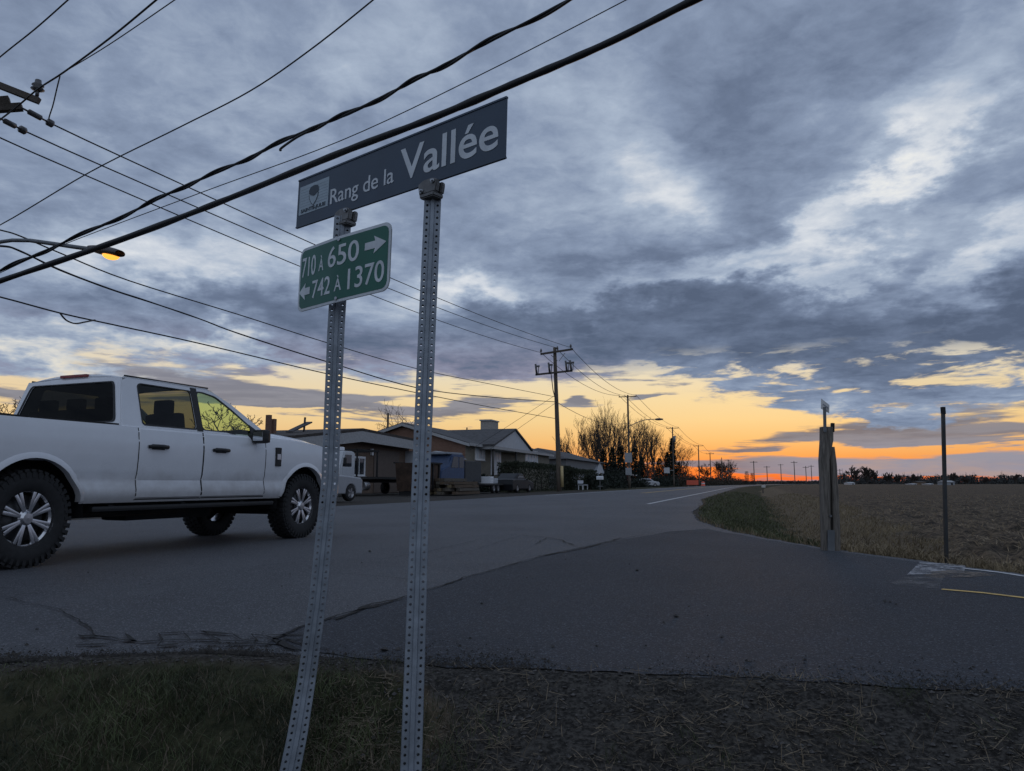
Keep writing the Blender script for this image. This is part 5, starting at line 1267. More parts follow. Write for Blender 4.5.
for s in (-1, 1):
    for xw in wh: small_wheel(o, xw, s * .79, .33, .22, alloy)
    mb = MB(); mb.box((2.15, s * .62, .62), (.2, .36, .13), bevel=.03); mb.done('headlight', MATS['headlight_lens'], o); mb = MB(); mb.box((-2.22, s * .62, .74), (.1, .36, .12), bevel=.02); mb.done('tail_light', red_lens, o); mb = MB(); mb.box((.55, s * .98, .98), (.12, .16, .11), bevel=.03); mb.done('wing_mirror', dk, o)
o = park(484, 492.8, ALONG - .02, 'flat_trailer', 'flat low trailer loaded with pale crates left of the dark sedan', 'trailer')
mb = MB(); mb.box((0, 0, .62), (4.6, 1.9, .12)); mb.box((0, 0, .50), (4.4, .8, .14)); mb.bar((-2.3, 0, .55), (-3.5, 0, .5), .12); mb.done('deck', MATS['dark_flatbed_steel'], o)
for s in (-1, 1):
    for xw in (-.4, .5): small_wheel(o, xw, s * .82, .33, .22, alloy)
def loose(name, px, py, z, size, mat, label, cat, rz=ALONG, group=None):
    g = G(px, py); mb = MB(); mb.box((0, 0, size[2] / 2), size, bevel=.02)
    for k in range(2): mb.box((0, -size[1] / 2 - .01, size[2] * (.3 + .4 * k)), (size[0] * .9, .02, size[2] * .12))
    q_ = mb.done(name, mat); q_.location = (g.x, g.y, z); q_.rotation_euler = (0, 0, rz); return tag(q_, label, cat, group)
loose('plastic_crate', 486, 492.9, .685, (.75, .9, .5), trim_w, 'white plastic crate on the flat trailer, left one of two', 'crate'); loose('plastic_crate', 491, 492.7, .685, (.8, .8, .38), siding, 'lower grey plastic crate on the flat trailer, right one of two', 'crate')
loose('storage_box', 470, 494.2, 0, (.9, .6, .75), MATS['timber_grey'], 'grey box standing between timber stack and flat trailer', 'box')
# pale estate car by the lamp pole, parked nose towards the road
t6 = tpb(648, -20.5); g = R(t6, -20.5)
o = thing('hatchback', (g.x, g.y, .0), RROT + .25, 'pale silver car facing the road under dark trees by the lamp pole', 'car')
wh = (-1.3, 1.3); prof = arched(-2.05, 2.05, .28, wh, .36) + [(2.12, .55), (2.0, .82), (1.05, .98), (-1.9, 1.02), (-2.1, .7)]
pale = M('pale_car_paint', (.46, .47, .49), .3, .2, var=.03, coat=.5); shell(prof, 1.8, .10).done('body', pale, o); shell([(1.1, .96), (.35, 1.48), (-1.3, 1.52), (-1.95, 1.0)], 1.56, .1).done('cabin', pale, o)
glass_poly(o, [(.85, 1.0), (.28, 1.42), (-1.2, 1.45), (-1.6, 1.02)], 1.58); mb = MB(); mb.grid([[(1.13 - .76 * k, (-.70 + 1.4 * j) * (1 - .06 * k), .98 + .50 * k) for j in (0, .5, 1)] for k in (.04, .5, .92)]); mb.done('windscreen', window_dark(), o)
for s in (-1, 1):
    for xw in wh: small_wheel(o, xw, s * .8, .33, .2, alloy)
    mb = MB(); mb.box((2.0, s * .62, .68), (.2, .34, .14), bevel=.03); mb.done('headlight', MATS['headlight_lens'], o); mb = MB(); mb.box((-2.05, s * .62, .84), (.1, .3, .16), bevel=.02); mb.done('tail_light', red_lens, o)
# pale boat on a trailer and mailbox by the hedge
t7 = tp(583, -17.3); g = R(t7, -17.3); o = thing('garden_bench', (g.x, g.y, 0), RROT, 'white garden bench in front of the low grey bungalow', 'bench')
mb = MB(); mb.box((0, 0, .5), (.55, 2.6, .08)); mb.done('seat', siding, o); mb = MB(); mb.box((-.28, 0, .82), (.06, 2.6, .34)); mb.done('backrest', siding, o)
for s in (-1, 1):
    for q_ in (-.22, .22): mb = MB(); mb.box((q_, s * 1.2, .23), (.08, .08, .46)); mb.done('leg', trim_w, o)
t8 = tp(600, -14.8); g = R(t8, -14.8); o = thing('mailbox', (g.x, g.y, 0), RROT, 'white rural mailbox on a thin post at the lawn edge', 'mailbox'); o.scale = (.7, .7, .85)
mb = MB(); mb.prism([(-.16, 1.25), (.16, 1.25)] + [(.16 * cos(pi * k / 8), 1.5 + .16 * sin(pi * k / 8)) for k in range(9)], -.5, .5, lambda a, b, h: (h, a, b)); mb.done('box', trim_w, o); mb = MB(); mb.box((0, 0, .62), (.09, .09, 1.25)); mb.box((0, 0, .45), (.7, .05, .12)); mb.done('post', metal_grey, o)
# orange roadworks board and drum
t9 = tpb(692.5, -12.9); g = R(t9, -12.9); o = thing('roadworks_board', (g.x, g.y, 0), RROT, 'wide orange roadworks board at the road edge below the poles', 'road sign')
og = M('orange_retroreflective', (.75, .13, .07), .5, var=.08); Yg = g.y; w_ = 11.5 / 740 * Yg; hh = U(692, 480.2, Yg).z
mb = MB(); mb.box((0, 0, hh * .62), (w_, .08, hh * .76), bevel=.02); mb.done('panel', og, o)
for s in (-1, 1): mb = MB(); mb.bar((s * w_ * .35, .1, 0), (s * w_ * .35, .06, hh), .09); mb.bar((s * w_ * .35, -.5, .05), (s * w_ * .35, .6, .05), .09); mb.done('leg', metal_grey, o)
t9 = tpb(703, -12.9); g = R(t9, -12.9); o = thing('traffic_drum', (g.x, g.y, 0), 0, 'orange traffic drum right of the roadworks board', 'traffic drum'); hh = U(703, 481.5, g.y).z; rr_ = 1.9 / 740 * g.y
mb = MB(); mb.lathe([(rr_ * 1.15, 0), (rr_ * 1.15, .1), (rr_, .12), (rr_ * .86, hh * .9), (rr_ * .5, hh), (0.001, hh)], (0, 0, 0), (0, 0, 1), 16); mb.done('body', og, o)
mb = MB(); mb.lathe([(rr_ * .98, hh * .45), (rr_ * .94, hh * .65)], (0, 0, 0), (0, 0, 1), 16); mb.done('band', trim_w, o)
g = G(763, 491.5, -.05); o = thing('marker_stake', (g.x, g.y, -.1), 0, 'short pale marker stake in the grass where the road bends', 'marker'); mb = MB(); mb.box((0, 0, .3), (.12, .06, .8)); mb.done('stake', wood_pole(), o); mb = MB(); mb.box((.05, -.05, .52), (.34, .05, .24), bevel=.02); mb.done('plate', M('pale_marker', (.6, .58, .55), .5), o)

# split wooden post with a small sign, and the thin metal post
pb = G(832, 550.5); Yp = pb.y; o = thing('wooden_post', (pb.x, pb.y, -.03), 0, 'thick split grey timber post with a small white sign on top', 'post'); lw_ = lambda px, py, dy=0.0: U(px, py, Yp + dy) - Vector((pb.x, pb.y, -.03))
split_wood = M('grey_split_timber', (.17, .150, .128), .9, var=.45, scale=6, bump=.8, bscale=10, stretch=(9, 9, .7)); groove_shade = M('timber_groove_shade', (.030, .025, .020), .95, var=.5, scale=6, bump=.8, bscale=10, stretch=(9, 9, .7))
def log(name, pts, w, mat, dy, th=.10):
    mb = MB(); P_ = []
    for px, py, ww in pts:
        c = lw_(px, py, dy); h_ = ww / 740 * Yp / 2
        P_.append([c + Vector((h_ * a + .004 * pnoise(Vector((py * .3, a * 3, dy * 9))), b * th / 2, 0)) for a, b in ((-1, -.7), (-.6, -1), (.5, -1), (1, -.6), (1, .7), (.5, 1), (-.6, 1), (-1, .7), (-1, -.7))])
    mb.grid(P_, smooth_=False); mb.face([p for p in P_[0][:-1]]); mb.face([p for p in P_[-1][:-1]]); bmesh.ops.remove_doubles(mb.bm, verts=mb.bm.verts, dist=.0005)
    return mb.done(name, mat, o)
log('timber', [(825.5, 555, 7), (825.5, 530, 7.5), (825, 490, 8.5), (824, 460, 9), (826.5, 440, 11.5), (826.5, 427, 11.5)], 0, split_wood, 0)
log('timber', [(836, 555, 7), (835.5, 530, 7), (834, 490, 6.5), (832.5, 465, 6), (831, 447, 5)], 0, split_wood, .02)
log('timber', [(831, 555, 6), (830.5, 530, 6), (829.5, 490, 6), (828, 460, 5), (827, 450, 2)], 0, groove_shade, .03, .07)  # darker copy of the timber colours in the shade of the groove between planks
mb = MB(); mb.bar(lw_(831, 552, -.06), lw_(831, 530, -.055), .075, .02); mb.bar(lw_(829.5, 516, -.06), lw_(831.5, 516, -.06), .03, .02); mb.done('metal_plate', metal_grey, o)
mb = MB(); mb.bar(lw_(825, 432, -.07), lw_(824.5, 407, -.07), .028, .02); mb.done('sign_stub', metal_grey, o)
c0 = lw_(821.5, 411, -.09); mb = MB(); ud = Vector((.088, -.13, 0)).normalized(); 
q_ = [lw_(821.3, 398.5, .02), lw_(829.5, 405.0, -.10), lw_(829.2, 413.2, -.10), lw_(821.0, 408.5, .02)]
mb.prism([(0, 0), (1, 0), (1, 1), (0, 1)], 0, .006, lambda a, b, h: (q_[0] * (1 - a) + q_[1] * a) * (1 - b) + (q_[3] * (1 - a) + q_[2] * a) * b + Vector((0, h, 0))); sg = mb.done('sign', M('white_small_sign', (.66, .66, .64), .5, var=.05), o)
mb = MB(); mb.prism([(.2, .38), (.85, .38), (.85, .56), (.2, .56)], -.004, -.001, lambda a, b, h: (q_[0] * (1 - a) + q_[1] * a) * (1 - b) + (q_[3] * (1 - a) + q_[2] * a) * b + Vector((0, h, 0))); mb.done('marking', M('grey_sign_print', (.3, .31, .33), .6), sg)
mb = MB(); mb.bar(lw_(832.4, 432, -.02), lw_(832.6, 423, -.02), .035, .035, bevel=.006); mb.done('peg', car_dark, o)
pb = G(944.5, 561.5); o = thing('metal_post', (pb.x, pb.y, -.03), 0, 'thin dark metal post standing alone at the field edge', 'post'); top_ = U(943, 409, pb.y) - pb
mb = MB(); mb.bar((0, 0, -.3), top_ + Vector((0, 0, .03)), .028, .028, bevel=.003); mb.done('shaft', M('dark_metal_post', (.055, .058, .06), .5, .6, var=.2), o); mb = MB(); mb.bar(top_ + Vector((0, 0, -.02)), top_ + Vector((0, 0, .05)), .033, .033, bevel=.004); mb.done('cap', car_dark, o)

# ------------------------------------------------------------------ trees, hedges, grass, field litter
bark = M('grey_brown_bark', (.060, .050, .043), .9, var=.3, scale=4); twig = M('twig_bark', (.055, .042, .034), .9, var=.25, scale=4)
fir = M('dark_conifer_needles', (.014, .020, .012), .85, var=.45, scale=1.2); hedge_m = M('cedar_hedge_leaves', (.030, .036, .018), .85, var=.45, scale=1.5); brush = M('brown_brush', (.050, .038, .026), .9, var=.4, scale=1.2)
NR = random.Random(11)
class Quick:                                   # fast vertex/face lists for leafy and twiggy meshes
    def __init__(s): s.v = []; s.f = []
    def seg(s, a, b, r0, r1, n=3):
        d = (b - a).normalized(); u = d.orthogonal().normalized(); w = d.cross(u); i = len(s.v)
        for p, r in ((a, r0), (b, r1)):
            for k in range(n): s.v.append(p + (u * cos(2 * pi * k / n) + w * sin(2 * pi * k / n)) * r)
        for k in range(n): s.f.append((i + k, i + (k + 1) % n, i + n + (k + 1) % n, i + n + k))
    def leaf(s, c, u, w): i = len(s.v); s.v += [c - u, c - w * .5 , c + u, c + w * .5]; s.f.append((i, i + 1, i + 2, i + 3))
    def blade(s, p, d, side, bend, L, w):
        i = len(s.v); m = p + d * L * .55 + bend * L * .12; t = p + d * L * .9 + bend * L * .45
        s.v += [p - side * w, p + side * w, m - side * w * .7, m + side * w * .7, t]; s.f += [(i, i + 1, i + 3, i + 2), (i + 2, i + 3, i + 4)]
    def done(s, name, mat, parent=None):
        me_ = bpy.data.meshes.new(name); me_.from_pydata([tuple(p) for p in s.v], [], s.f); o = bpy.data.objects.new(name, me_); COL.objects.link(o); me_.materials.append(mat)
        if parent is not None: o.parent = parent
        return o
def rv(k=1.0): return Vector((NR.gauss(0, k), NR.gauss(0, k), NR.gauss(0, k)))
def bare_tree(loc, h, label, spread=.55, up=.35, levels=5, r0=None, stems=1, group='bare trees behind the houses', twig_r=.02, name='bare_tree'):
    o = thing(name, loc, 0, label, 'tree', group); T_, C_ = Quick(), Quick(); r0 = r0 or h * .016
    def grow(p, d, L, r, lev):
        n = 3 if lev > 1 else 4
        for k in range(n):
            d2 = (d + rv(.10) + Vector((0, 0, up * .12))).normalized(); q_ = p + d2 * (L / n); (T_ if lev <= 1 else C_).seg(p, q_, max(r * (1 - .22 * k / n), twig_r), max(r * (1 - .22 * (k + 1) / n), twig_r * .8), 5 if lev <= 1 else 3); p, d = q_, d2
            if lev < levels and k >= (1 if lev else 1):
                for _ in range(2 if lev < 2 else NR.choice((1, 1, 2))):
                    a = rv(1.0); a = (a - d * a.dot(d)).normalized(); grow(p, (d * (1 - spread * .45) + a * spread * NR.uniform(.6, 1.2) + Vector((0, 0, up * .35))).normalized(), L * NR.uniform(.42, .66), r * NR.uniform(.42, .58), lev + 1)
    for sidx in range(stems):
        off = rv(.35 * (stems > 1)); off.z = -.3; grow(off, (Vector((0, 0, 1)) + rv(.05 + .12 * (stems > 1))).normalized(), h * .62 * NR.uniform(.85, 1.05), r0 / (stems ** .4), 0)
    T_.done('trunk', bark, o); C_.done('crown', twig, o); return o
def conifer(loc, h, w, label, group='dark conifers by the road', n=1500, mat=None, name='conifer', tip=.06):
    o = thing(name, loc, 0, label, 'tree', group); Q = Quick(); T_ = Quick(); T_.seg(Vector((0, 0, -.3)), Vector((0, 0, h * .95)), h * .018, .03, 6); T_.done('trunk', bark, o)
    lump = [NR.uniform(.75, 1.15) for _ in range(14)]
    for _ in range(n):
        z = NR.random() ** 1.25; rad = w * ((1 - z) ** .75 + tip) * lump[int(z * 13)] * (.35 + .65 * NR.random() ** .5); a = NR.uniform(0, 2 * pi)
        c = Vector((cos(a) * rad, sin(a) * rad, h * (.05 + .95 * z) - rad * .25)); d = Vector((cos(a), sin(a), -.35 + NR.gauss(0, .2))).normalized()
        Q.leaf(c, d * h * .040 * NR.uniform(.6, 1.4), Vector((-sin(a), cos(a), NR.gauss(0, .5))).normalized() * h * .028)
    Q.done('crown', mat or fir, o); return o
def bush(loc, sx, sy, h, label, mat, group=None, n=1200, name='bush', leaf=.12, rz=RROT, boxy=False, cat='bush', stem=True):
    o = thing(name, loc, rz, label, cat, group); Q = Quick()
    for _ in range(n):
        if boxy:
            x_, y_, z_ = NR.uniform(-1, 1), NR.uniform(-1, 1), NR.random(); f_ = NR.randrange(3)
            if f_ == 0: x_ = math.copysign(1 - abs(NR.gauss(0, .12)), x_)
            elif f_ == 1: y_ = math.copysign(1 - abs(NR.gauss(0, .04)), y_)
            else: z_ = 1 - abs(NR.gauss(0, .08))
            c = Vector((x_ * sx, y_ * sy, z_ * h * (1 + .10 * pnoise(Vector((y_ * sy * .8, x_ * 2, loc.x))))))
        else:
            v = rv().normalized() * NR.random() ** .4; v.z = abs(v.z); c = Vector((v.x * sx, v.y * sy, v.z * h)) * (1 + .35 * pnoise(v * 2.2 + Vector((loc.x, loc.y, 0))))
        Q.leaf(c, rv().normalized() * leaf * NR.uniform(.6, 1.5), rv().normalized() * leaf * .9)
    Q.done('foliage', mat, o)
    if stem:
        S_ = Quick(); L_ = max(1, int(sy / .5)) if boxy else 3
        for k in range(L_): yy = -sy + 2 * sy * (k + .5) / L_; S_.seg(Vector((NR.gauss(0, .1), yy, -.2)), Vector((NR.gauss(0, .2) * sx, yy, h * .75)), .05, .02, 4)
        S_.done('stem', bark, o)
    return o
def at(px, p): t = tpb(px, p); return R(t, p)
# row of bare trees behind the houses
for i, (px, top_, p, st, lab) in enumerate([
    (571, 433, -30, 1, 'bare tree just right of the cut-out pole, leftmost of its row'), (581, 430, -33, 2, 'bare many-stemmed tree second from left behind the low bungalow'), (590, 422, -30, 2, 'tall bare tree above the roof end of the low bungalow'),
    (599, 417, -32, 2, 'tallest bare upright tree at the middle of the row'), (607, 420, -29, 2, 'bare upright tree just right of the tallest one'), (615, 419, -33, 2, 'bare tree left of the lamp pole'), (623, 424, -29, 1, 'bare tree touching the lamp pole from the left'),
    (636, 427, -30, 2, 'bare tree right of the lamp pole under its lamp'), (645, 421, -34, 1, 'slim bare tree above the pale parked car'), (655, 433, -30, 2, 'bare tree between lamp pole and dark conifer'), (664, 437, -33, 1, 'small bare tree just left of the dark conifer'),
    (683, 446, -27, 2, 'low spreading bare tree right of the dark conifer')]):
    g = at(px, p); h = (U(px, top_, g.y).z) * .93
    bare_tree(g, h, lab, spread=.42 if i != 11 else .75, up=.55, levels=4, stems=st + 1, twig_r=.007 + .00007 * g.y)
# bare tree seen through and behind the pickup
g = U(216, 483, 48); g.z = 0; bare_tree(g, U(216, 400, 48).z, 'round bare tree standing behind the moving pickup', spread=.8, up=.15, levels=5, twig_r=.018, group='bare trees left of the workshop')
g = U(6, 483, 40); g.z = 0; bare_tree(g, U(6, 399, 40).z, 'bare bushy tree at the left edge behind the pickup', spread=.8, up=.1, levels=5, stems=2, twig_r=.016, group='bare trees left of the workshop')
g = at(408, -45); bare_tree(g, U(410, 421, g.y).z, 'thin bare tree behind the workshop roof near the antenna mast', spread=.7, up=.2, levels=4, group='bare trees left of the workshop')
for px, top_, w, p, lab in ((673, 438, 6.0, -20, 'dark pointed conifer right of the pale parked car'), (594, 459, 7.5, -27, 'dark conifer right of the low bungalow, leftmost of the conifers'), (604, 450, 7.5, -25, 'broad dark conifer second from left in the conifer group'), (613, 447, 7, -23, 'dark conifer third from left, before the lamp pole'), (621, 446, 7, -25, 'dark conifer directly left of the lamp pole'), (635, 448, 6.5, -25, 'dark conifer directly right of the lamp pole'), (642, 456, 6, -24, 'shorter dark conifer above the roof of the pale car'), (660, 458, 7, -23, 'dark rounded conifer left of the pointed one'), (668, 452, 6, -24, 'slim dark conifer leaning on the pointed one'), (679, 462, 6, -22, 'low dark conifer right of the pointed one'), (569, 452, 3, -29, 'small dark spruce peeking over the roof beside the cut-out pole')):
    g = at(px, p); conifer(g, U(px, top_, g.y).z, w / 740 * g.y * .8, lab, n=1600, tip=.22)
for px, top_, lab in ((747, 471.0, 'taller of two dark columnar cedars on the horizon'), (752.6, 472.6, 'shorter of two dark columnar cedars on the horizon')):
    g = U(px, 483, 300); g.z = 0; conifer(g, U(px, top_, 300).z, .62, lab, group='twin columnar cedars', n=700, tip=.9, name='columnar_cedar')
# hedges
a, b = tp(507, -19.6), tp(567, -19.6); bush(R((a + b) / 2, -19.6), .9, (b - a) / 2, U(530, 464.5, R((a + b) / 2, -19.4).y).z, 'long dark clipped hedge behind the dark sedan', hedge_m, n=20000, name='hedge', leaf=.085, boxy=True, cat='hedge')
a, b = tp(569, -18.8), tp(590, -18.8); bush(R((a + b) / 2, -18.8), .9, (b - a) / 2, U(577, 470, R((a + b) / 2, -18.8).y).z, 'shorter dark hedge right of the cut-out pole', hedge_m, n=9000, name='hedge', leaf=.09, boxy=True, cat='hedge')
for px, p, w, h, lab in ((478, -22.0, 1.0, 1.5, 'dark rounded shrub under the small bungalow window'), (593, -17.5, 1.6, 1.7, 'dark shrub beside the garden bench'), (607, -19, 3.0, 2.4, 'wide dark shrub before the conifers, left'), (617, -18.5, 2.6, 2.2, 'wide dark shrub before the conifers, nearest the lamp pole'), (640, -19.5, 2.0, 1.7, 'dark shrub left of the pale parked car'), (660, -18.6, 2.6, 2.2, 'dark shrub right of the pale parked car'), (669, -18, 2.4, 2.6, 'dark shrub at the foot of the pointed conifer'), (680, -17, 2.6, 2.5, 'brown shrub between pointed conifer and roadworks board')):
    bush(at(px, p), w, w * 1.2, h, lab, fir if px != 680 else brush, n=900, leaf=.22, group='shrubs along the far verge')
for i, (px, p, w, h) in enumerate(((686, -17.5, 3, 3.2), (697, -17, 3.2, 2.8), (706, -17, 3.2, 2.6), (713, -17, 3.5, 2.4), (719, -17, 3.5, 3.6), (726, -17, 3.5, 4.0), (732, -17, 4, 3.4), (738, -17, 4, 2.4))):
    bush(at(px, p), w, w * 2.0, h, ['brown scrub bush behind the roadworks board', 'brown scrub bush between roadworks board and drum', 'low scrub bush right of the traffic drum', 'low scrub bush under the first dark poles', 'taller scrub bush left of the slim pole', 'tallest scrub bush beside the slim pole', 'scrub bush between the slim pole and the twin cedars', 'low scrub bush nearest the twin cedars'][i], brush, n=700, leaf=.34, group='scrub along the far roadside')
for i, (px, top_) in enumerate(((706, 468), (718, 464), (724, 467), (731, 466))):
    g = at(px, -22); bare_tree(g, U(px, top_, g.y).z * 1.1, ['small bare tree left of the second dark pole', 'small bare tree right of the second dark pole', 'small bare tree at the slim pole', 'small bare tree left of the twin cedars'][i], spread=.6, levels=4, stems=2, twig_r=.05, group='small bare trees in the far scrub')
TH = ['behind the low bungalow roof, left end', 'behind the low bungalow roof, middle', 'right of the low bungalow roof', 'behind the second conifer', 'behind the third conifer', 'left of the lamp pole', 'right of the lamp pole', 'behind the pale parked car', 'right of the pale parked car', 'left of the pointed conifer', 'right of the pointed conifer']
for i, px in enumerate((574, 585, 597, 608, 617, 626, 638, 647, 656, 666, 684)):
    g = at(px, -36); hh = U(px, 459 + 4 * sin(i * 2.3) + (5 if px > 675 else 0), g.y).z; bush(g, 3.6, 5.0, hh, 'dense dark brown thicket bush ' + TH[i], brush if i % 2 else fir, n=1500, leaf=.30, group='thicket behind the houses')
# far woodland: one mass along the horizon
Q = Quick(); S_ = Quick()
for k in range(2600):
    px = NR.uniform(690, 1500); Yf = NR.uniform(560, 700); b_ = U(px, 483, Yf); hh = (5.6 + 3.0 * pnoise(Vector((px * .06, 1, 2))) + 3 * pnoise(Vector((px * .17, 5, 2)))) * (1 if px > 830 else .28)
    hh = max(hh, 2.0); 
    for _ in range(18):
        c = Vector((b_.x + NR.gauss(0, 2.2), Yf + NR.gauss(0, 2), hh * NR.random() ** 1.8)); Q.leaf(c, rv().normalized() * 1.25, rv().normalized() * 1.0)
    if NR.random() < .35: S_.seg(Vector((b_.x, Yf, 0)), Vector((b_.x + NR.gauss(0, .5), Yf, hh * NR.uniform(1.0, 1.5))), .16, .07, 3)
for k in range(1500):                           # and to the left, behind the houses
    px = NR.uniform(-500, 690); Yf = NR.uniform(560, 700); b_ = U(px, 483, Yf)
    for _ in range(6): Q.leaf(Vector((b_.x + NR.gauss(0, 2.5), Yf, (5 + 4 * pnoise(Vector((px * .05, 1, 2)))) * NR.random())), rv().normalized() * 1.4, rv().normalized() * 1.1)
i0 = len(Q.v); Q.v += S_.v; Q.f += [tuple(i + i0 for i in f) for f in S_.f]
wd = Q.done('far_woodland', M('far_trees', (.045, .046, .044), .9, var=.3, scale=.05)); tag(wd, kind='stuff')
# individual taller trees that stand out of the far woodland
for i, (px, top_, sp_) in enumerate(((856, 470, .6), (868, 468.5, .6), (874, 471, .5), (888, 474, .8), (898, 475, .8), (913, 475.5, .7), (953, 474, .4), (966, 477, .8), (987, 477.5, .9), (1016, 475.5, .4))):
    g = U(px, 483, 540); g.z = -.1
    bare_tree(g, U(px, top_, 540).z * 1.05, 'bare tree standing above the far treeline, ' + ['first right of the split post', 'second right of the split post', 'third right of the split post', 'fourth right of the split post', 'fifth right of the split post', 'above the tiny white shed', 'right beside the pale long shed', 'between pale shed and round-headed tree', 'round-headed and widest on the right', 'rightmost at the frame edge'][i], spread=sp_, levels=3, stems=3, twig_r=.22, group='trees above the far treeline')

# --- ground height for scattering
def heights(pts):
    A = np.array([[p[0], p[1]] for p in pts]); res = terrain(A[:, 0], A[:, 1]); return res
from mathutils.bvhtree import BVHTree
gm_ = ground.data; bvh = BVHTree.FromPolygons([v.co.copy() for v in gm_.vertices], [tuple(p.vertices) for p in gm_.polygons])
def zat(x_, y_):
    h = bvh.ray_cast(Vector((x_, y_, 5)), Vector((0, 0, -1))); return h[0].z if h[0] is not None else -.1
def inside(x_, y_): return float(dist_poly(np.array([x_]), np.array([y_]), ASPHALT)[0])
def sample(n, fx):
    P_ = np.array([fx() for _ in range(n)]); D_ = dist_poly(P_[:, 0], P_[:, 1], ASPHALT); return P_, D_
grass_m = M('dull_green_grass', (.052, .062, .024), .8, var=.7, scale=3.0); straw_m = M('dead_straw', (.17, .13, .085), .85, var=.45, scale=7); straw_d = M('grey_dead_grass', (.12, .095, .065), .9, var=.4, scale=7)
# rough grass at the photographer's feet: tufts of real blades, mixed with dead ones
Q = Quick(); Qd = Quick(); tuft = [(NR.uniform(-3.6, .35), NR.uniform(1.35, 3.15), NR.uniform(.5, 1.3)) for _ in range(520)]
cand = []
for (x_, y_, s_) in tuft:
    for _ in range(int(100 * s_)): cand.append((x_ + NR.gauss(0, .085), y_ + NR.gauss(0, .075), s_))
P_ = np.array(cand); D_ = dist_poly(P_[:, 0], P_[:, 1], ASPHALT)
for (x_, y_, s_), d_ in zip(cand, D_):
    if d_ < .0: 
        if d_ < -.05 or NR.random() < .7: continue
    edge_f = min(1, max(.25, d_ / .35)); zone = x_ + .35 * pnoise(Vector((x_ * 1.3, y_ * 1.3, 1)))
    if zone > -.42 and NR.random() < (zone + .42) * 3.0: continue
    z_ = zat(x_, y_); L_ = NR.uniform(.035, .105) * s_ * edge_f; d = Vector((NR.gauss(0, .38), NR.gauss(0, .38), 1)).normalized(); b = Vector((NR.gauss(0, 1), NR.gauss(0, 1), -.25)).normalized(); sd2 = d.cross(b); sd2 = sd2.normalized() if sd2.length > 1e-4 else Vector((1, 0, 0))
    (Qd if NR.random() < .24 else Q).blade(Vector((x_, y_, z_ - .004)), d, sd2, b, L_, NR.uniform(.0010, .0020))
tag(Q.done('verge_grass', grass_m), kind='stuff')
# dead stems, straw and leaves lying on the dirt to the right, and over the grass
def lying(Q, x_, y_, z_, L_, w):
    a = NR.uniform(0, 2 * pi); d = Vector((cos(a), sin(a), NR.gauss(0.06, .16))).normalized(); sd2 = Vector((-sin(a), cos(a), NR.gauss(0, .3))).normalized(); Q.blade(Vector((x_, y_, z_ + .004 + abs(NR.gauss(0, .006)))), d, sd2, Vector((NR.gauss(0, .6), NR.gauss(0, .6), .3)), L_, w)
pts = [(NR.uniform(-.7, 3.4), NR.uniform(1.2, 3.0)) for _ in range(42000)]; P_ = np.array(pts); D_ = dist_poly(P_[:, 0], P_[:, 1], ASPHALT)
Q2 = Quick()
for (x_, y_), d_ in zip(pts, D_):
    den = .5 + .9 * pnoise(Vector((x_ * 2.6, y_ * 2.6, 4))) + .5 * pnoise(Vector((x_ * 8, y_ * 8, 4)))
    if d_ < -.02 or NR.random() > den * min(1, .25 + d_ * 2.2): continue
    lying(Qd if NR.random() < .45 else Q2, x_, y_, zat(x_, y_), NR.uniform(.02, .085), NR.uniform(.0008, .0020))
for _ in range(900):                             # standing dead wisps
    x_, y_ = NR.uniform(-3, 3.2), NR.uniform(1.3, 2.9)
    if inside(x_, y_) < .1: continue
    Q2.blade(Vector((x_, y_, zat(x_, y_))), Vector((NR.gauss(0, .4), NR.gauss(0, .4), .8)).normalized(), Vector((1, 0, 0)), Vector((NR.gauss(0, 1), NR.gauss(0, 1), -.4)), NR.uniform(.05, .15), .0011)
tag(Q2.done('dead_straw', straw_m), kind='stuff'); tag(Qd.done('dead_grass', straw_d), kind='stuff')
# crumbs and dust washed over the edge of the asphalt
CRB = Quick(); pts = []
for _ in range(15000):
    k = NR.randrange(4, 13); a_, b_ = Vector((*NEAR_EDGE[k], 0)), Vector((*NEAR_EDGE[min(k + 1, 13)], 0)); p = a_.lerp(b_, NR.random()); 
    if NR.random() > .35 + 1.3 * pnoise(Vector((p.x * 3.1, p.y * 3.1, 6))) + .5 * pnoise(Vector((p.x * 11, p.y * 9, 6))): continue
    pts.append((p.x + NR.gauss(0, .03), p.y - .05 + NR.expovariate(1) * (.10 if p.x > -.6 else .05)))
for x_, y_ in pts:
    s_ = NR.uniform(.0016, .0048) * (1 + (NR.random() < .06) * 1.6); i = len(CRB.v); a0_ = NR.random() * 6
    CRB.v += [Vector((x_ + s_ * cos(a0_ + k * 2.09), y_ + s_ * sin(a0_ + k * 2.09), .0045)) for k in range(3)] + [Vector((x_, y_, .005 + s_ * .9))]; CRB.f += [(i, i + 1, i + 3), (i + 1, i + 2, i + 3), (i + 2, i, i + 3)]
tag(CRB.done('edge_crumbs', M('edge_crumbs', (.040, .036, .032), .95, var=.6, scale=60)), kind='stuff')
# small green tufts in the dirt
Q = Quick()
for _ in range(46):
    cx0, cy0 = NR.uniform(-.3, 3.0), NR.uniform(1.4, 2.75); s_ = NR.uniform(.4, 1.0)
    if inside(cx0, cy0) < .08: continue
    for _ in range(int(60 * s_)):
        x_, y_ = cx0 + NR.gauss(0, .05 * s_), cy0 + NR.gauss(0, .05 * s_); d = Vector((NR.gauss(0, .45), NR.gauss(0, .45), 1)).normalized(); Q.blade(Vector((x_, y_, zat(x_, y_))), d, d.orthogonal().normalized(), Vector((NR.gauss(0, 1), NR.gauss(0, 1), -.3)), NR.uniform(.02, .06), .0012)
tag(Q.done('grass_tufts', grass_m), kind='stuff')
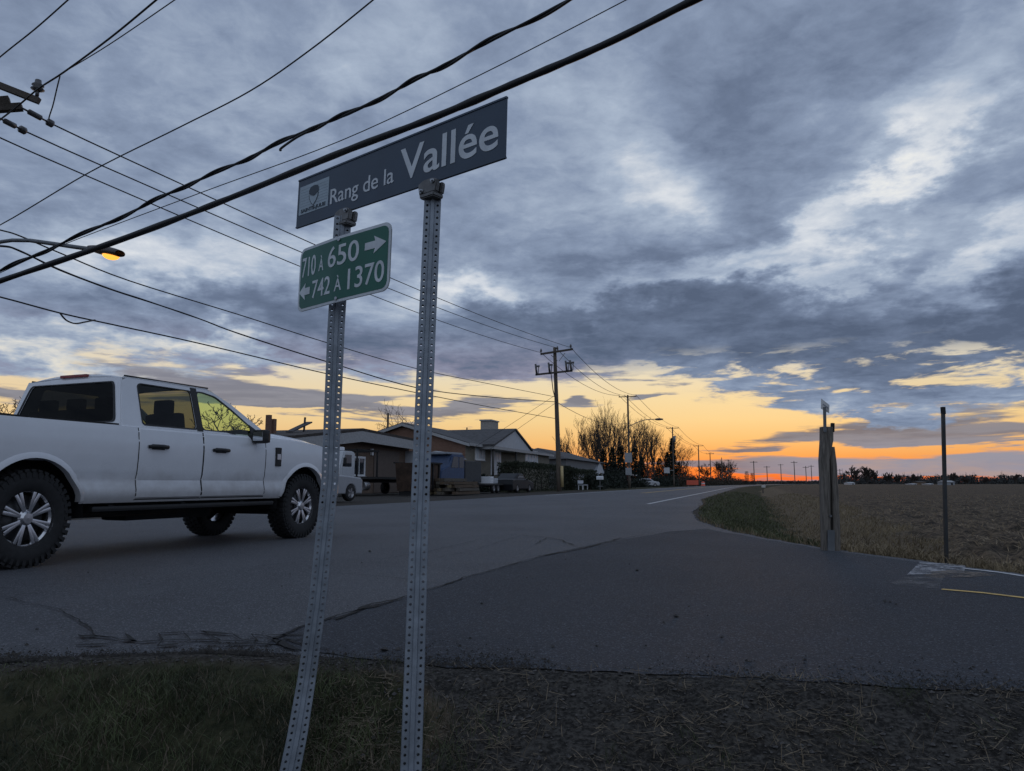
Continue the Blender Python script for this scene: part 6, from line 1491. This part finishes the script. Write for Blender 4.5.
# gravel and crumbs of asphalt along the edge
def pebbles(name, spots, mat):
    Q = Quick()
    for x_, y_, z_, s_ in spots:
        i = len(Q.v); vs = [Vector((cos(k * 1.2566 + .3 * s_) * NR.uniform(.7, 1.2), sin(k * 1.2566) * NR.uniform(.7, 1.2), NR.uniform(-.2, .25))) for k in range(5)]
        Q.v += [Vector((x_, y_, z_)) + v * s_ for v in vs] + [Vector((x_, y_, z_)) + Vector((NR.gauss(0, .2), NR.gauss(0, .2), NR.uniform(.45, .8))) * s_, Vector((x_, y_, z_ - s_ * .4))]
        for k in range(5): Q.f += [(i + k, i + (k + 1) % 5, i + 5), (i + (k + 1) % 5, i + k, i + 6)]
    o = Q.done(name, mat); tag(o, kind='stuff'); return o
sp_ = []
pts = [(NR.uniform(-2.2, 3.6), NR.uniform(1.3, 3.2)) for _ in range(34000)]; P_ = np.array(pts); D_ = dist_poly(P_[:, 0], P_[:, 1], ASPHALT)
for (x_, y_), d_ in zip(pts, D_):
    pr = (.9 if abs(d_ - .04) < .10 else 0) if x_ < -.5 else (.55 + .5 * pnoise(Vector((x_ * 2, y_ * 2, 7))) if d_ > -.03 else .03)
    if d_ < -.4: pr = 0
    if NR.random() > pr: continue
    s_ = min(.011, .0024 * exp(abs(NR.gauss(0, .7)))); sp_.append((x_, y_, (zat(x_, y_) if d_ > 0 else .004) + s_ * .2, s_))
pebbles('verge_gravel', sp_, M('grey_gravel', (.070, .064, .060), .9, var=.6, scale=55))
sp_ = []
for _ in range(90):
    g = G(NR.uniform(20, 1010), 535 + 130 * NR.random() ** .8)
    if inside(g.x, g.y) < -.05: s_ = min(.012, .0035 * exp(abs(NR.gauss(0, .6)))); sp_.append((g.x, g.y, .006 + s_ * .2, s_))
for px, py, s_ in ((370, 552.5, .022), (637, 571.5, .018), (676, 618, .018), (664, 624, .011), (885, 603, .014), (896, 606, .011), (384, 652, .022), (398, 651, .016)): g = G(px, py); sp_.append((g.x, g.y, .01, s_))
pebbles('loose_stones', sp_, M('dark_stone_chips', (.05, .047, .045), .9, var=.5, scale=40))
# corn stubble and straw over the tilled field, dry grass on its bank, green grass by the road
Q, Q2, Q3 = Quick(), Quick(), Quick(); n_ = 0
rr = np.random.RandomState(3); ang = np.radians(rr.uniform(14, 58, 90000)); dist = 5.0 * np.exp(rr.uniform(0, 2.6, 90000)); PX = dist * np.sin(ang); PY = dist * np.cos(ang)
_, D_, T__, P__, nr2, sd3, fl_, ou_, _r = terrain(PX, PY)
for x_, y_, d_, p_, f_, dd in zip(PX, PY, D_, P__, fl_, dist):
    if d_ < .04 or y_ < 3.5 and x_ < 3.5: continue
    k = 1 + dd * .045; z_ = zat(x_, y_)
    if f_ > .4:
        if NR.random() < .12 + .7 * pnoise(Vector((x_ * 1.9, y_ * 1.9, 2))) + .3 * pnoise(Vector((x_ * .5, y_ * .5, 2))) + .30 * sin((x_ * RN.x + y_ * RN.y) * 2 * pi / .76 + 1.5 * pnoise(Vector((x_ * .6, y_ * .6, 7)))): 
            if NR.random() < .22: Q.blade(Vector((x_, y_, z_)), Vector((NR.gauss(0, .35), NR.gauss(0, .35), 1)).normalized(), Vector((1, 0, 0)), Vector((NR.gauss(0, 1), 0, -.2)), NR.uniform(.05, .15), .0042 * k)
            else: lying(Q, x_, y_, z_, NR.uniform(.04, .17), .0034 * k)
    elif p_ > .75 + .6 * pnoise(Vector((x_ * .5, y_ * .5, 3))) or d_ < .12:
        if NR.random() < .8: Q2.blade(Vector((x_, y_, z_)), Vector((NR.gauss(0, .45), NR.gauss(0, .45), 1)).normalized(), Vector((1, 0, 0)), Vector((NR.gauss(0, 1), NR.gauss(0, 1), -.3)), NR.uniform(.06, .20), .0034 * k)
    else: Q3.blade(Vector((x_, y_, z_)), Vector((NR.gauss(0, .4), NR.gauss(0, .4), 1)).normalized(), Vector((1, 0, 0)), Vector((NR.gauss(0, 1), NR.gauss(0, 1), -.3)), NR.uniform(.05, .15), .0034 * k)
tag(Q.done('corn_stubble', M('corn_stubble_straw', (.27, .205, .13), .9, var=.4, scale=2)), kind='stuff'); tag(Q2.done('dry_bank_grass', M('dry_bank_straw', (.19, .145, .085), .9, var=.4, scale=2)), kind='stuff'); tag(Q3.done('roadside_grass', M('roadside_grass_green', (.075, .080, .034), .85, var=.45, scale=2)), kind='stuff')
# pale scraps of litter at the foot of the split post
for px, py, lab in ((843, 545, 'pale scrap of litter right of the split timber post'), (820, 527, 'tiny pale scrap of litter left of the split timber post')):
    g = G(px, py, -.05); mb = MB(); mb.grid([[(.05 * i + .01 * NR.random(), .02 * NR.random(), .035 * j) for j in range(3)] for i in range(3)]); q_ = mb.done('litter', trim_w); q_.location = (g.x, g.y, zat(g.x, g.y) + .01); tag(q_, lab, 'litter')
